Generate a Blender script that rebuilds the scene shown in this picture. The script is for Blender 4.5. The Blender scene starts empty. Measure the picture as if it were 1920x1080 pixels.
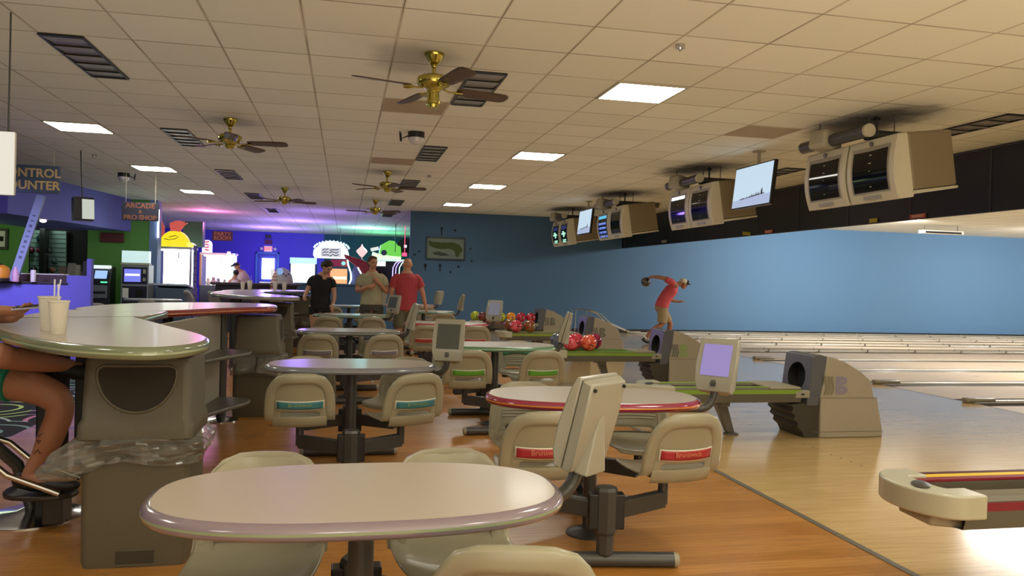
import bpy, bmesh, math, random
from math import sin, cos, pi, radians as R, sqrt, atan2, hypot
from mathutils import Vector as V, Matrix, Euler
random.seed(7)
SC = bpy.context.scene
COL = SC.collection
CEIL = 3.132
# ---------------------------------------------------------------- camera
cd = bpy.data.cameras.new('camera'); cam = bpy.data.objects.new('camera', cd); COL.objects.link(cam)
cd.sensor_width = 36.0; cd.lens = 27.506; cd.clip_start = 0.05; cd.clip_end = 200
def set_cam(x, y, z, yaw, pitch, roll):
    y_, p_, r_ = R(yaw), R(pitch), R(roll)
    f = V((sin(y_)*cos(p_), cos(y_)*cos(p_), sin(p_))); rt = V((cos(y_), -sin(y_), 0)); up = rt.cross(f)
    rt2 = rt*cos(r_) + up*sin(r_); up2 = -rt*sin(r_) + up*cos(r_)
    M = Matrix((rt2, up2, -f)).transposed().to_4x4(); M.translation = V((x, y, z)); cam.matrix_world = M
set_cam(0, 0, 1.38, 12.0756, -0.5733, 1.5504)
SC.camera = cam
SC.view_settings.view_transform = 'Standard'; SC.view_settings.look = 'None'
SC.view_settings.gamma = 1.0; SC.view_settings.use_curve_mapping = False
SC.view_settings.exposure = 0.34
# ---------------------------------------------------------------- world and large lights
w = bpy.data.worlds.new('world'); SC.world = w; w.use_nodes = True
w.node_tree.nodes['Background'].inputs[0].default_value = (0.9, 0.75, 0.6, 1)
w.node_tree.nodes['Background'].inputs[1].default_value = 0.02
PANEL = 19.0      # strength of the ceiling panels
def area(name, loc, size, power, color, rot=(0, 0, 0), sy=None, spread=None):
    l = bpy.data.lights.new(name, 'AREA'); l.energy = power; l.color = color; l.size = size
    if sy: l.shape = 'RECTANGLE'; l.size_y = sy
    if spread: l.spread = R(spread)
    o = bpy.data.objects.new(name, l); o.location = loc; o.rotation_euler = rot; COL.objects.link(o); return o
def point(name, loc, power, color, r=0.15):
    l = bpy.data.lights.new(name, 'POINT'); l.energy = power; l.color = color; l.shadow_soft_size = r
    o = bpy.data.objects.new(name, l); o.location = loc; COL.objects.link(o); return o
# unseen fill light added behind the camera for surfaces facing it
area('fill_light_behind_camera', (1.0, -7.2, 1.7), 12, 105, (.97, 0.93, 0.8), (R(90), 0, 0), 2.6)
area('floor_bounce_behind_camera', (2.5, -2.6, .6), 7, 460, (.97, .93, .76), (R(180), 0, 0), 5)  # added upward fill, stands in for light bounced off the floor
area('ceiling_wash', (.6, 10.0, 2.0), 10, 52, (1.0, .93, .80), (R(180), 0, 0), 20)  # fill without a fixture, added to brighten the ceiling
# lane lighting behind the black masking
for lx, pw in ((11.6, 250), (13.4, 250), (18.6, 360), (23.5, 340)):
    for ly, k in ((4.5, .14), (11.0, .55), (16.6, .66)):
        area('lane_light', (lx, ly, 3.05), 0.35, pw*k, (1.0, 0.95, 0.88), (R(58) if ly > 12 else 0, 0, 0), 3.2 if ly < 12 else .3)
# arcade colour lights
point('arcade_violet', (-1.5, 26.5, 2.3), 110, (0.30, 0.18, 1.0), 0.4)
point('arcade_blue', (-2.8, 31.0, 2.1), 180, (0.34, 0.20, 1.0), 0.4)
point('arcade_pink', (-4.0, 23.8, 2.75), 60, (1.0, 0.22, 0.75), 0.3)
point('arcade_teal', (0.8, 29.0, 2.6), 90, (0.35, 0.95, 1.0), 0.4)
point('arcade_green', (1.5, 31.5, 2.2), 60, (0.15, 1.0, 0.45), 0.4)
area('party_light_violet', (-0.6, 22.0, 1.9), 1.2, 16, (0.38, 0.25, 1.0), (R(180-25), 0, 0))
area('counter_violet_light', (-4.9, 11.0, 2.2), 0.6, 20, (0.50, 0.45, 1.0), (R(52), 0, 0), spread=110)
point('shop_fill_light', (-7.6, 21.75, 2.55), 9, (.85, 1.0, .95), .1)  # fill added to lift the dark slat wall
point('green_wall_light', (-4.9, 19.2, 1.9), 4, (0.7, 1.0, 0.5), 0.2)
point('green_wall_light', (-8.3, 18.8, 2.2), 22, (0.8, 1.0, 0.5), 0.2)
# ---------------------------------------------------------------- materials
def lin(h):
    if isinstance(h, str):
        c = [int(h[i:i+2], 16)/255 for i in (0, 2, 4)]
        return tuple(x/12.92 if x <= 0.04045 else ((x+0.055)/1.055)**2.4 for x in c) + (1,)
    return tuple(h) + ((1,) if len(h) == 3 else ())
def nodes(m): return m.node_tree.nodes, m.node_tree.links
MC = {}
GLOW = .66
def mat(name, col, rough=0.5, metal=0, coat=0, emis=None, es=0, noise=0.0, nscale=30, bump=0.0, alpha=None, trans=0, spec=0.5):
    if name in MC: return MC[name]
    m = bpy.data.materials.new(name); m.use_nodes = True; n, l = nodes(m); b = n['Principled BSDF']
    c = lin(col); b.inputs['Base Color'].default_value = c; b.inputs['Roughness'].default_value = rough
    b.inputs['Metallic'].default_value = metal; b.inputs['Coat Weight'].default_value = coat; b.inputs['Coat Roughness'].default_value = 0.12
    b.inputs['Specular IOR Level'].default_value = spec
    if trans: b.inputs['Transmission Weight'].default_value = trans
    if emis: b.inputs['Emission Color'].default_value = lin(emis); b.inputs['Emission Strength'].default_value = es
    if alpha is not None: b.inputs['Alpha'].default_value = alpha
    if noise or bump:
        tc = n.new('ShaderNodeTexCoord'); nz = n.new('ShaderNodeTexNoise'); nz.inputs['Scale'].default_value = nscale; nz.inputs['Detail'].default_value = 4
        l.new(tc.outputs['Object'], nz.inputs['Vector'])
        if noise:
            mx = n.new('ShaderNodeMix'); mx.data_type = 'RGBA'
            mx.inputs['A'].default_value = tuple(x*(1-noise) for x in c[:3])+(1,); mx.inputs['B'].default_value = tuple(min(1, x*(1+noise)) for x in c[:3])+(1,)
            l.new(nz.outputs['Fac'], mx.inputs['Factor']); l.new(mx.outputs['Result'], b.inputs['Base Color'])
        if bump:
            bp = n.new('ShaderNodeBump'); bp.inputs['Strength'].default_value = bump; bp.inputs['Distance'].default_value = 0.01
            l.new(nz.outputs['Fac'], bp.inputs['Height']); l.new(bp.outputs['Normal'], b.inputs['Normal'])
    MC[name] = m; return m
def glow(name, col, s): return mat(name, (0.02, 0.02, 0.02), 0.4, emis=col, es=s*GLOW if s < 4 else s)

def mnode(n, l, op, a, b=None, c=None):
    x = n.new('ShaderNodeMath'); x.operation = op
    for i, v in enumerate((a, b, c)):
        if v is None: continue
        if isinstance(v, (int, float)): x.inputs[i].default_value = v
        else: l.new(v, x.inputs[i])
    return x.outputs[0]
def mixc(n, l, f, a, b):
    x = n.new('ShaderNodeMix'); x.data_type = 'RGBA'
    for k, v in (('Factor', f), ('A', a), ('B', b)):
        if isinstance(v, (int, float)): x.inputs[k].default_value = v
        elif isinstance(v, tuple): x.inputs[k].default_value = v
        else: l.new(v, x.inputs[k])
    return x.outputs['Result']
def wood(name, c1, c2, c3, pw, pl, rough, coat, seam=0.006):
    """boards running along X, pw wide (Y), pl long"""
    m = bpy.data.materials.new(name); m.use_nodes = True; n, l = nodes(m); b = n['Principled BSDF']
    tc = n.new('ShaderNodeTexCoord'); sp = n.new('ShaderNodeSeparateXYZ'); l.new(tc.outputs['Object'], sp.inputs[0])
    row = mnode(n, l, 'FLOOR', mnode(n, l, 'DIVIDE', sp.outputs[1], pw))
    wn = n.new('ShaderNodeTexWhiteNoise'); wn.noise_dimensions = '1D'; l.new(row, wn.inputs['W'])
    xo = mnode(n, l, 'ADD', mnode(n, l, 'DIVIDE', sp.outputs[0], pl), mnode(n, l, 'MULTIPLY', wn.outputs['Value'], 7.3))
    colm = mnode(n, l, 'FLOOR', xo)
    cb = n.new('ShaderNodeCombineXYZ'); l.new(row, cb.inputs[0]); l.new(colm, cb.inputs[1])
    w2 = n.new('ShaderNodeTexWhiteNoise'); w2.noise_dimensions = '2D'; l.new(cb.outputs[0], w2.inputs['Vector'])
    mp = n.new('ShaderNodeMapping'); mp.inputs['Scale'].default_value = (1.2, 26, 1); l.new(tc.outputs['Object'], mp.inputs['Vector'])
    nz = n.new('ShaderNodeTexNoise'); nz.inputs['Scale'].default_value = 2.2; nz.inputs['Detail'].default_value = 6; l.new(mp.outputs[0], nz.inputs['Vector'])
    c = mixc(n, l, w2.outputs['Value'], lin(c1), lin(c2))
    g = n.new('ShaderNodeMapRange'); g.inputs['From Min'].default_value = .42; g.inputs['From Max'].default_value = .7; l.new(nz.outputs['Fac'], g.inputs[0])
    c = mixc(n, l, mnode(n, l, 'MULTIPLY', g.outputs[0], 0.55), c, lin(c3))
    fy = mnode(n, l, 'FRACT', mnode(n, l, 'DIVIDE', sp.outputs[1], pw)); s1 = mnode(n, l, 'LESS_THAN', fy, seam/pw)
    fx = mnode(n, l, 'FRACT', xo); s2 = mnode(n, l, 'LESS_THAN', fx, seam/pl)
    s = mnode(n, l, 'MAXIMUM', s1, s2)
    c = mixc(n, l, mnode(n, l, 'MULTIPLY', s, 0.35), c, lin(c3))
    l.new(c, b.inputs['Base Color']); b.inputs['Roughness'].default_value = rough; b.inputs['Coat Weight'].default_value = coat; b.inputs['Coat Roughness'].default_value = 0.13
    n2 = n.new('ShaderNodeTexNoise'); n2.inputs['Scale'].default_value = 1.1; l.new(tc.outputs['Object'], n2.inputs['Vector'])
    rr = n.new('ShaderNodeMapRange'); rr.inputs['To Min'].default_value = rough*0.7; rr.inputs['To Max'].default_value = rough*1.4; l.new(n2.outputs['Fac'], rr.inputs[0]); l.new(rr.outputs[0], b.inputs['Roughness'])
    MC[name] = m; return m
M_FLOOR = wood('concourse_wood', 'c88f4c', 'b27a36', '8a5622', 0.115, 1.3, 0.28, 0.25)
M_APPR = wood('maple_approach', 'e0c088', 'd8b67c', 'b8925a', 0.028, 1.6, 0.18, 0.65, 0.0015)
M_LANE = wood('lane_maple', 'd8c2a2', 'ccb596', 'b49a78', 0.028, 2.2, 0.3, 0.15, 0.0012)
def ceiling_mat():
    m = bpy.data.materials.new('ceiling_tile'); m.use_nodes = True; n, l = nodes(m); b = n['Principled BSDF']
    tc = n.new('ShaderNodeTexCoord'); sp = n.new('ShaderNodeSeparateXYZ'); l.new(tc.outputs['Object'], sp.inputs[0])
    T = 0.6535
    gx = mnode(n, l, 'DIVIDE', mnode(n, l, 'ADD', sp.outputs[0], 0.323+T*60), T); gy = mnode(n, l, 'DIVIDE', mnode(n, l, 'SUBTRACT', sp.outputs[1], 5.808-T*60), T)
    fx = mnode(n, l, 'ABSOLUTE', mnode(n, l, 'SUBTRACT', mnode(n, l, 'FRACT', mnode(n, l, 'ADD', gx, .5)), .5))
    fy = mnode(n, l, 'ABSOLUTE', mnode(n, l, 'SUBTRACT', mnode(n, l, 'FRACT', mnode(n, l, 'ADD', gy, .5)), .5))
    cb = n.new('ShaderNodeCombineXYZ'); l.new(mnode(n, l, 'FLOOR', gx), cb.inputs[0]); l.new(mnode(n, l, 'FLOOR', gy), cb.inputs[1])
    wn = n.new('ShaderNodeTexWhiteNoise'); wn.noise_dimensions = '2D'; l.new(cb.outputs[0], wn.inputs['Vector'])
    c = mixc(n, l, wn.outputs['Value'], lin('e2e2d4'), lin('ebebdf'))
    nz = n.new('ShaderNodeTexNoise'); nz.inputs['Scale'].default_value = 60; nz.inputs['Detail'].default_value = 5; l.new(tc.outputs['Object'], nz.inputs['Vector'])
    c = mixc(n, l, mnode(n, l, 'MULTIPLY', nz.outputs['Fac'], .2), c, lin('b4a482'))
    # seams: a thin shadow gap beside a slim tee
    g2 = n.new('ShaderNodeTexNoise'); g2.inputs['Scale'].default_value = 1.3; l.new(tc.outputs['Object'], g2.inputs['Vector'])
    wv = mnode(n, l, 'MULTIPLY', mnode(n, l, 'SUBTRACT', g2.outputs['Fac'], .3), .022)
    sy = mnode(n, l, 'LESS_THAN', fy, wv); sx = mnode(n, l, 'LESS_THAN', fx, mnode(n, l, 'MULTIPLY', wv, .8))
    tee = mnode(n, l, 'MAXIMUM', mnode(n, l, 'LESS_THAN', fx, .02), mnode(n, l, 'LESS_THAN', fy, .02))
    c = mixc(n, l, mnode(n, l, 'MULTIPLY', tee, .35), c, lin('9c8a68'))
    c = mixc(n, l, mnode(n, l, 'MULTIPLY', mnode(n, l, 'MAXIMUM', sx, sy), .8), c, lin('4c3c28'))
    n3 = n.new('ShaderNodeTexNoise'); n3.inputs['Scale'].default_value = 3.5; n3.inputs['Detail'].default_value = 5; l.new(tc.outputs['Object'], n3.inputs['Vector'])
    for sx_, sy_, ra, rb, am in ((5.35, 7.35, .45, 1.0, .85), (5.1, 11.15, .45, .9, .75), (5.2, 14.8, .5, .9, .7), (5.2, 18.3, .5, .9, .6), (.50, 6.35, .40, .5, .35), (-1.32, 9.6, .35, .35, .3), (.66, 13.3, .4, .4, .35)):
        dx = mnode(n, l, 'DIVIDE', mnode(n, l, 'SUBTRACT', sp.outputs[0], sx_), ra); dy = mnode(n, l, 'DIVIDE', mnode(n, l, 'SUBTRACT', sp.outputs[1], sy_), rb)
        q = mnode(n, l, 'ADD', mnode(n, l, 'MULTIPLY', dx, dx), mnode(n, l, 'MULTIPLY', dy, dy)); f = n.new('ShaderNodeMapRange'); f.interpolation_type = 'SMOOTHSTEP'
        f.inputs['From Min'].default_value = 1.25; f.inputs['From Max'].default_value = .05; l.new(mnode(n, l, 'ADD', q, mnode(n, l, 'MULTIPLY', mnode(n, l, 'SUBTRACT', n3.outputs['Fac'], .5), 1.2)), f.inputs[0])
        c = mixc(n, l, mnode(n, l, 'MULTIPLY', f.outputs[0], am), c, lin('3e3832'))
    l.new(c, b.inputs['Base Color']); b.inputs['Roughness'].default_value = .8; b.inputs['Specular IOR Level'].default_value = .25
    bp = n.new('ShaderNodeBump'); bp.inputs['Strength'].default_value = .15; l.new(nz.outputs['Fac'], bp.inputs['Height']); l.new(bp.outputs['Normal'], b.inputs['Normal'])
    return m
M_CEIL = ceiling_mat()
def carpet_mat():
    m = bpy.data.materials.new('ring_carpet'); m.use_nodes = True; n, l = nodes(m); b = n['Principled BSDF']
    tc = n.new('ShaderNodeTexCoord'); vo = n.new('ShaderNodeTexVoronoi'); vo.inputs['Scale'].default_value = 1.3; l.new(tc.outputs['Object'], vo.inputs['Vector'])
    d = vo.outputs['Distance']; s = mnode(n, l, 'GREATER_THAN', mnode(n, l, 'SINE', mnode(n, l, 'MULTIPLY', d, 34)), .8)
    c = mixc(n, l, s, lin('141622'), vo.outputs['Color'])
    c = mixc(n, l, mnode(n, l, 'MULTIPLY', s, .35), c, lin('8890a0'))
    l.new(c, b.inputs['Base Color']); b.inputs['Roughness'].default_value = .9; return m
M_CARP = carpet_mat()
M_PLAST = mat('cream_plastic', '9a957f', .32, coat=.15, noise=.05, nscale=6)
M_CONS = mat('console_cream', '959284', .34, coat=.15, noise=.04, nscale=6)
M_PLASTD = mat('grey_plastic', 'a49c86', .45, noise=.06, nscale=20)
M_CAPW = mat('cap_white_grey', 'b4b29c', .3, coat=.3)
M_STEEL = mat('charcoal_steel', '4a4a48', .38, metal=.3, noise=.1, nscale=12)
M_BLACK = mat('black_plastic', '141414', .4)
M_SCREEN = mat('dark_screen', '080a09', .06, spec=.22)
M_CHROME = mat('chrome', 'c8c8c8', .15, metal=1)
M_BRASS = mat('brass', 'b8ab54', .2, metal=1)
M_BLADE = mat('dark_blade', '4a3424', .45, noise=.25, nscale=20)
M_LAM = mat('laminate', 'bdb2a6', .3, noise=.04, nscale=120, coat=.15)
M_BODYG = mat('taupe_molded', '5c5646', .5, noise=.08, nscale=60, bump=.05)
M_WALLB = mat('blue_wall', '406384', .75, noise=.05, nscale=40, bump=.04)
M_FASC = mat('black_masking', '1a1f2a', .45, noise=.5, nscale=90)
M_PURP = mat('purple_paint', '6a66c8', .6, noise=.05, nscale=8)
M_GREEN = mat('green_paint', '5f9646', .7, noise=.06, nscale=8)
M_VIO = mat('violet_wall', '584cc8', .7, noise=.05, nscale=10)
M_WHITE = mat('white_paint', 'dcd8d0', .5)
M_DARK = mat('dark_cavity', '0a0908', .8)
# ---------------------------------------------------------------- mesh helpers
class MB:
    def __init__(s): s.v = []; s.f = []; s.m = []; s.cur = 0
    def add(s, vs, fs, T=None):
        o = len(s.v); s.v += [tuple(T @ V(p)) if T else tuple(p) for p in vs]
        for f in fs: s.f.append(tuple(o+i for i in f)); s.m.append(s.cur)
        return s
    def mt(s, i): s.cur = i; return s
    def box(s, c, d, rot=None, T=None):
        x, y, z = d[0]/2, d[1]/2, d[2]/2
        vs = [V((a*x, b*y, e*z)) for a in (-1, 1) for b in (-1, 1) for e in (-1, 1)]
        if rot: E_ = Euler(rot).to_matrix(); vs = [E_ @ p for p in vs]
        vs = [p+V(c) for p in vs]
        return s.add(vs, [(0, 1, 3, 2), (4, 6, 7, 5), (0, 4, 5, 1), (2, 3, 7, 6), (0, 2, 6, 4), (1, 5, 7, 3)], T)
    def b2(s, x0, x1, y0, y1, z0, z1): return s.box(((x0+x1)/2, (y0+y1)/2, (z0+z1)/2), (x1-x0, y1-y0, z1-z0))
    def tube(s, pts, r, seg=12, cap=True, sq=1.0):
        pts = [V(p) for p in pts]; n = len(pts); rs = r if isinstance(r, (list, tuple)) else [r]*n
        vs = []; fs = []; up = None
        for i, p in enumerate(pts):
            t = (pts[min(i+1, n-1)]-pts[max(i-1, 0)]).normalized()
            if up is None: a = V((0, 0, 1)) if abs(t.z) < .9 else V((0, 1, 0)); up = (a-t*a.dot(t)).normalized()
            else: up = (up-t*up.dot(t)).normalized()
            sd = t.cross(up)
            for k in range(seg):
                an = 2*pi*k/seg; vs.append(p+(up*cos(an)*sq+sd*sin(an))*rs[i])
        for i in range(n-1):
            for k in range(seg):
                a = i*seg+k; b = i*seg+(k+1) % seg; fs.append((a, b, b+seg, a+seg))
        if cap: fs.append(tuple(range(seg))[::-1]); fs.append(tuple(range((n-1)*seg, n*seg)))
        return s.add(vs, fs)
    def cyl(s, p0, p1, r0, r1=None, seg=20): return s.tube([p0, p1], [r0, r0 if r1 is None else r1], seg)
    def lathe(s, prof, c=(0, 0, 0), seg=24, T=None, cap=True):
        vs = []; fs = []; n = len(prof)
        for r, z in prof:
            for k in range(seg): a = 2*pi*k/seg; vs.append((c[0]+r*cos(a), c[1]+r*sin(a), c[2]+z))
        for i in range(n-1):
            for k in range(seg): a = i*seg+k; b = i*seg+(k+1) % seg; fs.append((a, b, b+seg, a+seg))
        if cap: fs.append(tuple(range(seg))[::-1]); fs.append(tuple(range((n-1)*seg, n*seg)))
        return s.add(vs, fs, T)
    def prism(s, poly, z0, z1, T=None):
        n = len(poly); vs = [(x, y, z0) for x, y in poly]+[(x, y, z1) for x, y in poly]
        fs = [tuple(range(n))[::-1], tuple(range(n, 2*n))]+[(i, (i+1) % n, (i+1) % n+n, i+n) for i in range(n)]
        return s.add(vs, fs, T)
    def grid(s, P):   # P[i][j] points
        h = len(P); w_ = len(P[0]); vs = [p for r in P for p in r]
        return s.add(vs, [(i*w_+j, i*w_+j+1, (i+1)*w_+j+1, (i+1)*w_+j) for i in range(h-1) for j in range(w_-1)])
    def sph(s, c, r, seg=20, rings=12, T=None):
        rr = r if isinstance(r, (tuple, list)) else (r, r, r)
        vs = [(c[0], c[1], c[2]+rr[2])]; fs = []
        for i in range(1, rings):
            th = pi*i/rings
            for k in range(seg): a = 2*pi*k/seg; vs.append((c[0]+rr[0]*sin(th)*cos(a), c[1]+rr[1]*sin(th)*sin(a), c[2]+rr[2]*cos(th)))
        vs.append((c[0], c[1], c[2]-rr[2])); L = len(vs)-1
        for k in range(seg):
            k2 = (k+1) % seg; fs.append((0, 1+k, 1+k2)); fs.append((L, L-seg+k2, L-seg+k))
            for i in range(rings-2): a = 1+i*seg; fs.append((a+k, a+seg+k, a+seg+k2, a+k2))
        return s.add(vs, fs, T)
    def build(s, name, mats, parent=None, smooth=35, bev=0, bseg=2, fix=True):
        me = bpy.data.meshes.new(name); me.from_pydata(s.v, [], s.f)
        for m in (mats if isinstance(mats, (list, tuple)) else [mats]): me.materials.append(m)
        me.polygons.foreach_set('material_index', s.m)
        if fix:
            bm = bmesh.new(); bm.from_mesh(me); bmesh.ops.recalc_face_normals(bm, faces=bm.faces); bm.to_mesh(me); bm.free()
        if smooth:
            me.shade_smooth(); me.set_sharp_from_angle(angle=R(smooth))
        o = bpy.data.objects.new(name, me); COL.objects.link(o)
        if parent: o.parent = parent
        if bev:
            b = o.modifiers.new('bevel', 'BEVEL'); b.width = bev; b.segments = bseg; b.limit_method = 'ANGLE'; b.angle_limit = R(40); b.harden_normals = False
        return o
def thing(name, label, cat, loc=(0, 0, 0), rz=0, group=None):
    o = bpy.data.objects.new(name, None); COL.objects.link(o); o.location = loc; o.rotation_euler = (0, 0, rz); o.empty_display_size = .1
    o['label'] = label; o['category'] = cat
    if group: o['group'] = group
    return o
def tag(o, label, cat, group=None):
    o['label'] = label; o['category'] = cat
    if group: o['group'] = group
    return o
def struct(o): o['kind'] = 'structure'; return o
def copy_tree(o, parent=None):
    c = o.copy(); COL.objects.link(c)
    if parent: c.parent = parent
    for ch in list(o.children): copy_tree(ch, c)
    return c
def place(src, used, loc, rz=0, label=None, group=None):
    """first placement moves the built one, the later ones are copies"""
    o = src if not used.get(src.name) else copy_tree(src)
    used[src.name] = True
    o.location = loc; o.rotation_euler = (0, 0, rz)
    if label: o['label'] = label
    if group: o['group'] = group
    return o
USED = {}
def text_mesh(s, size, name, material, parent=None, loc=(0, 0, 0), rot=(R(90), 0, 0), ext=.004, bold=.0, sx=1.0, align='CENTER', spacing=1.0, italic=0):
    cu = bpy.data.curves.new(name, 'FONT'); cu.body = s; cu.size = size; cu.extrude = ext; cu.offset = bold; cu.align_x = align; cu.align_y = 'CENTER'
    cu.space_character = spacing; cu.resolution_u = 3; cu.shear = italic
    t = bpy.data.objects.new(name, cu); COL.objects.link(t)
    dg = bpy.context.evaluated_depsgraph_get(); me = bpy.data.meshes.new_from_object(t.evaluated_get(dg))
    bpy.data.objects.remove(t); o = bpy.data.objects.new(name, me); COL.objects.link(o); me.materials.clear(); me.materials.append(material)
    o.location = loc; o.rotation_euler = rot; o.scale = (sx, 1, 1)
    if parent: o.parent = parent
    return o
# ================================================================ SETTING
def sbox(name, x0, x1, y0, y1, z0, z1, m): return struct(MB().b2(x0, x1, y0, y1, z0, z1).build(name, m, smooth=0))
XB = 2.74                                   # edge between concourse and approach
XF = 7.68                                   # foul line
sbox('floor', -2.62, XB-.02, -7.6, 34.5, -.12, 0, M_FLOOR)
sbox('floor_carpet', -12, -2.62, -7.6, 34.5, -.12, 0, M_CARP)
sbox('floor_approach', XB+.02, XF, -7.6, 20.7, -.12, 0, M_APPR)
sbox('trim_1', XB-.02, XB+.02, -7.6, 20.7, -.12, .004, mat('grey_strip', '7c7a74', .4, metal=.4))
sbox('trim_2', XF, XF+.035, -7.6, 20.7, -.12, .001, mat('foul_line', '5a5248', .3))
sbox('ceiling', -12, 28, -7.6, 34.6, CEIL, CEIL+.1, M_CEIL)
# walls
sbox('wall_far', 1.66, 28, 20.7, 20.9, 0, CEIL, M_WALLB)
sbox('baseboard_far', 2.9, 28, 20.66, 20.7, 0, .1, M_BLACK)
sbox('wall_half', -1.25, 1.66, 20.66, 20.82, 0, 1.13, M_WALLB)
sbox('trim_3', -1.27, 1.66, 20.62, 20.86, 1.13, 1.17, mat('half_wall_cap', '48708a', .5))
sbox('wall_back', -12, 28, -7.8, -7.6, 0, CEIL, mat('tan_wall', 'b8a078', .8))
sbox('wall_right', 28, 28.2, -7.6, 20.9, 0, CEIL, mat('dark_pindeck', '20242c', .7))
sbox('wall_left', -12.2, -12, -7.6, 34.6, 0, CEIL, M_PURP)
sbox('wall_arcade_far', -12, -.9, 34.5, 34.7, 0, CEIL, M_VIO)
sbox('wall_arcade_far_dark', -.9, 8, 34.5, 34.7, 0, CEIL, mat('teal_wall', '1f4a58', .7))
sbox('wall_arcade_right', 8, 8.2, 20.9, 34.6, 0, CEIL, mat('teal_wall', '1f4a58', .7))
# dark marks beside the framed map (stains on the wall paint)
b = MB()
for (x, z, r, t) in ((2.48, 2.70, .035, .13), (2.84, 2.66, .035, 0), (3.26, 2.19, .03, 0), (3.30, 1.86, .03, 0), (1.90, 2.07, .03, 0), (1.78, 1.98, .03, 0), (2.07, 1.71, .045, .10), (2.46, 1.72, .04, .12), (2.95, 1.70, .035, .0), (2.74, 1.55, .03, 0)):
    b.cyl((x, 20.70, z), (x, 20.694, z), r, seg=10)
    if t: b.box((x, 20.697, z-t*.7), (.03, .006, t*1.4))
struct(b.build('trim_wall_marks', mat('wall_mark', '16242e', .8), smooth=0))
# masking fascia above the lanes
fx = 7.50
sbox('trim_fascia', fx, fx+.06, -7.6, 20.66, 2.345, CEIL, M_FASC)
b = MB()
for k in range(-10, 8): b.box((fx-.006, 11.98+1.345*k if 11.98+1.345*k < 20.4 else 20.4, (CEIL+2.345)/2), (.012, .014, CEIL-2.345))
b.b2(fx-.012, fx, -7.6, 20.6, CEIL-.03, CEIL-.005)
struct(b.build('trim_fascia_joints', mat('joint_strip', '4c4f55', .35, metal=.5), smooth=0))
# ---------------- lanes
GUT = mat('gutter_grey', '3e3a34', .4, metal=.2, coat=.1)
CAPM = mat('divider_cap', 'a8a090', .35, coat=.2)
def lane_strips():
    cs = sorted([6.66+3.45*k for k in range(-4, 5)]+[8.385+3.45*k for k in range(-4, 5)])
    return cs
cs = [c for c in lane_strips() if c < 20.6]
bl, bg, bc = MB(), MB(), MB()
XE = 27.5
for i, c in enumerate(cs):
    hw = .06
    # divider
    pr = [(-hw, -.09), (-hw, .008), (-hw*.6, .03), (hw*.6, .03), (hw, .008), (hw, -.09)]
    P = [[(x, c+a*s, z*q if z > 0 else z) for a, z in pr] for x, s, q in ((XF-.02, .35, .35), (XF+.0, .7, .8), (XF+.08, 1, 1), (XF+.3, 1, 1), (XE, 1, 1))]
    bc.grid(P); bc.add([P[0][k] for k in range(6)], [(0, 1, 2, 3, 4, 5)])
    for sgn in (-1, 1):
        y0 = c+sgn*hw; N = 8; pts = []
        for k in range(N+1):
            t = k/N; pts.append((y0+sgn*.235*t, -.075*sin(pi*t)**.7 if 0 < t < 1 else 0))
        bg.grid([[(x, y, z-.002) for y, z in pts] for x in (XF+.03, XE)])
    if i+1 < len(cs):
        y0, y1 = c+hw+.235, cs[i+1]-hw-.235
    else: y0, y1 = c+hw+.235, 20.5
    if y1-y0 > .1: bl.b2(XF+.035, XE, y0, y1, -.1, 0)
struct(bl.build('floor_lanes', M_LANE, smooth=0)); struct(bg.build('trim_gutters', GUT, smooth=60, fix=True)); struct(bc.build('trim_lane_dividers', CAPM, smooth=50))
sbox('floor_lane_pit', XF+.04, 28, -7.6, 20.7, -.3, -.12, M_DARK)
# nose castings at the start of each divider
b = MB()
for c in cs:
    b.box((XF+.16, c, .03), (.42, .125, .06))
struct(b.build('trim_divider_noses', mat('nose_casting', '8e8670', .35, coat=.3), bev=.025, bseg=3, smooth=60))
# foul-line arrows & dots on the approach
b = MB()
for c in range(-2, 6):
    for s in (-1, 1):
        yl = 6.66+3.45*c+s*.86
        for j in range(-3, 4):
            b.cyl((XF-.12, yl+j*.13, 0), (XF-.12, yl+j*.13, .0012), .009, seg=8); b.cyl((4.0, yl+j*.13, 0), (4.0, yl+j*.13, .0012), .009, seg=8)
struct(b.build('trim_approach_dots', mat('dot_brown', '4a3420', .5), smooth=0))
# ================================================================ CEILING THINGS
M_DIFF = glow('panel_diffuser', (.97, .95, .84), PANEL)
M_FRM = mat('fixture_frame', 'b8ae98', .5)
def make_panel():
    t = thing('ceiling_light', 'square fluorescent ceiling panel', 'ceiling light')
    b = MB(); h = .327
    for s in (-1, 1): b.box((s*(h-.012), 0, -.006), (.024, 2*h, .012)); b.box((0, s*(h-.012), -.006), (2*h, .024, .012))
    b.build('frame', M_FRM, t, smooth=0)
    MB().box((0, 0, -.005), (2*h-.05, 2*h-.05, .008)).build('diffuser', M_DIFF, t, smooth=0)
    return t
pan = make_panel()
for x, y, lab in ((2.61, 6.80, 'glowing square ceiling panel nearest the camera, right of the brass fan'), (2.60, 10.68, 'second glowing ceiling panel in the right row, beyond the nearest one'),
               (2.58, 14.52, 'third glowing ceiling panel in the right row, second from the blue wall'), (2.56, 18.36, 'smallest glowing ceiling panel, last of the right row by the blue wall'),
               (-3.26, 10.63, 'largest glowing ceiling panel of the left row, by the control counter sign'), (-3.24, 14.45, 'middle glowing ceiling panel of the left row, behind the second brass fan'),
               (-3.20, 18.2, 'farthest glowing ceiling panel of the left row, near the arcade sign')):
    place(pan, USED, (x, y, CEIL), 0, lab, 'square light panels in the ceiling')
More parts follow.
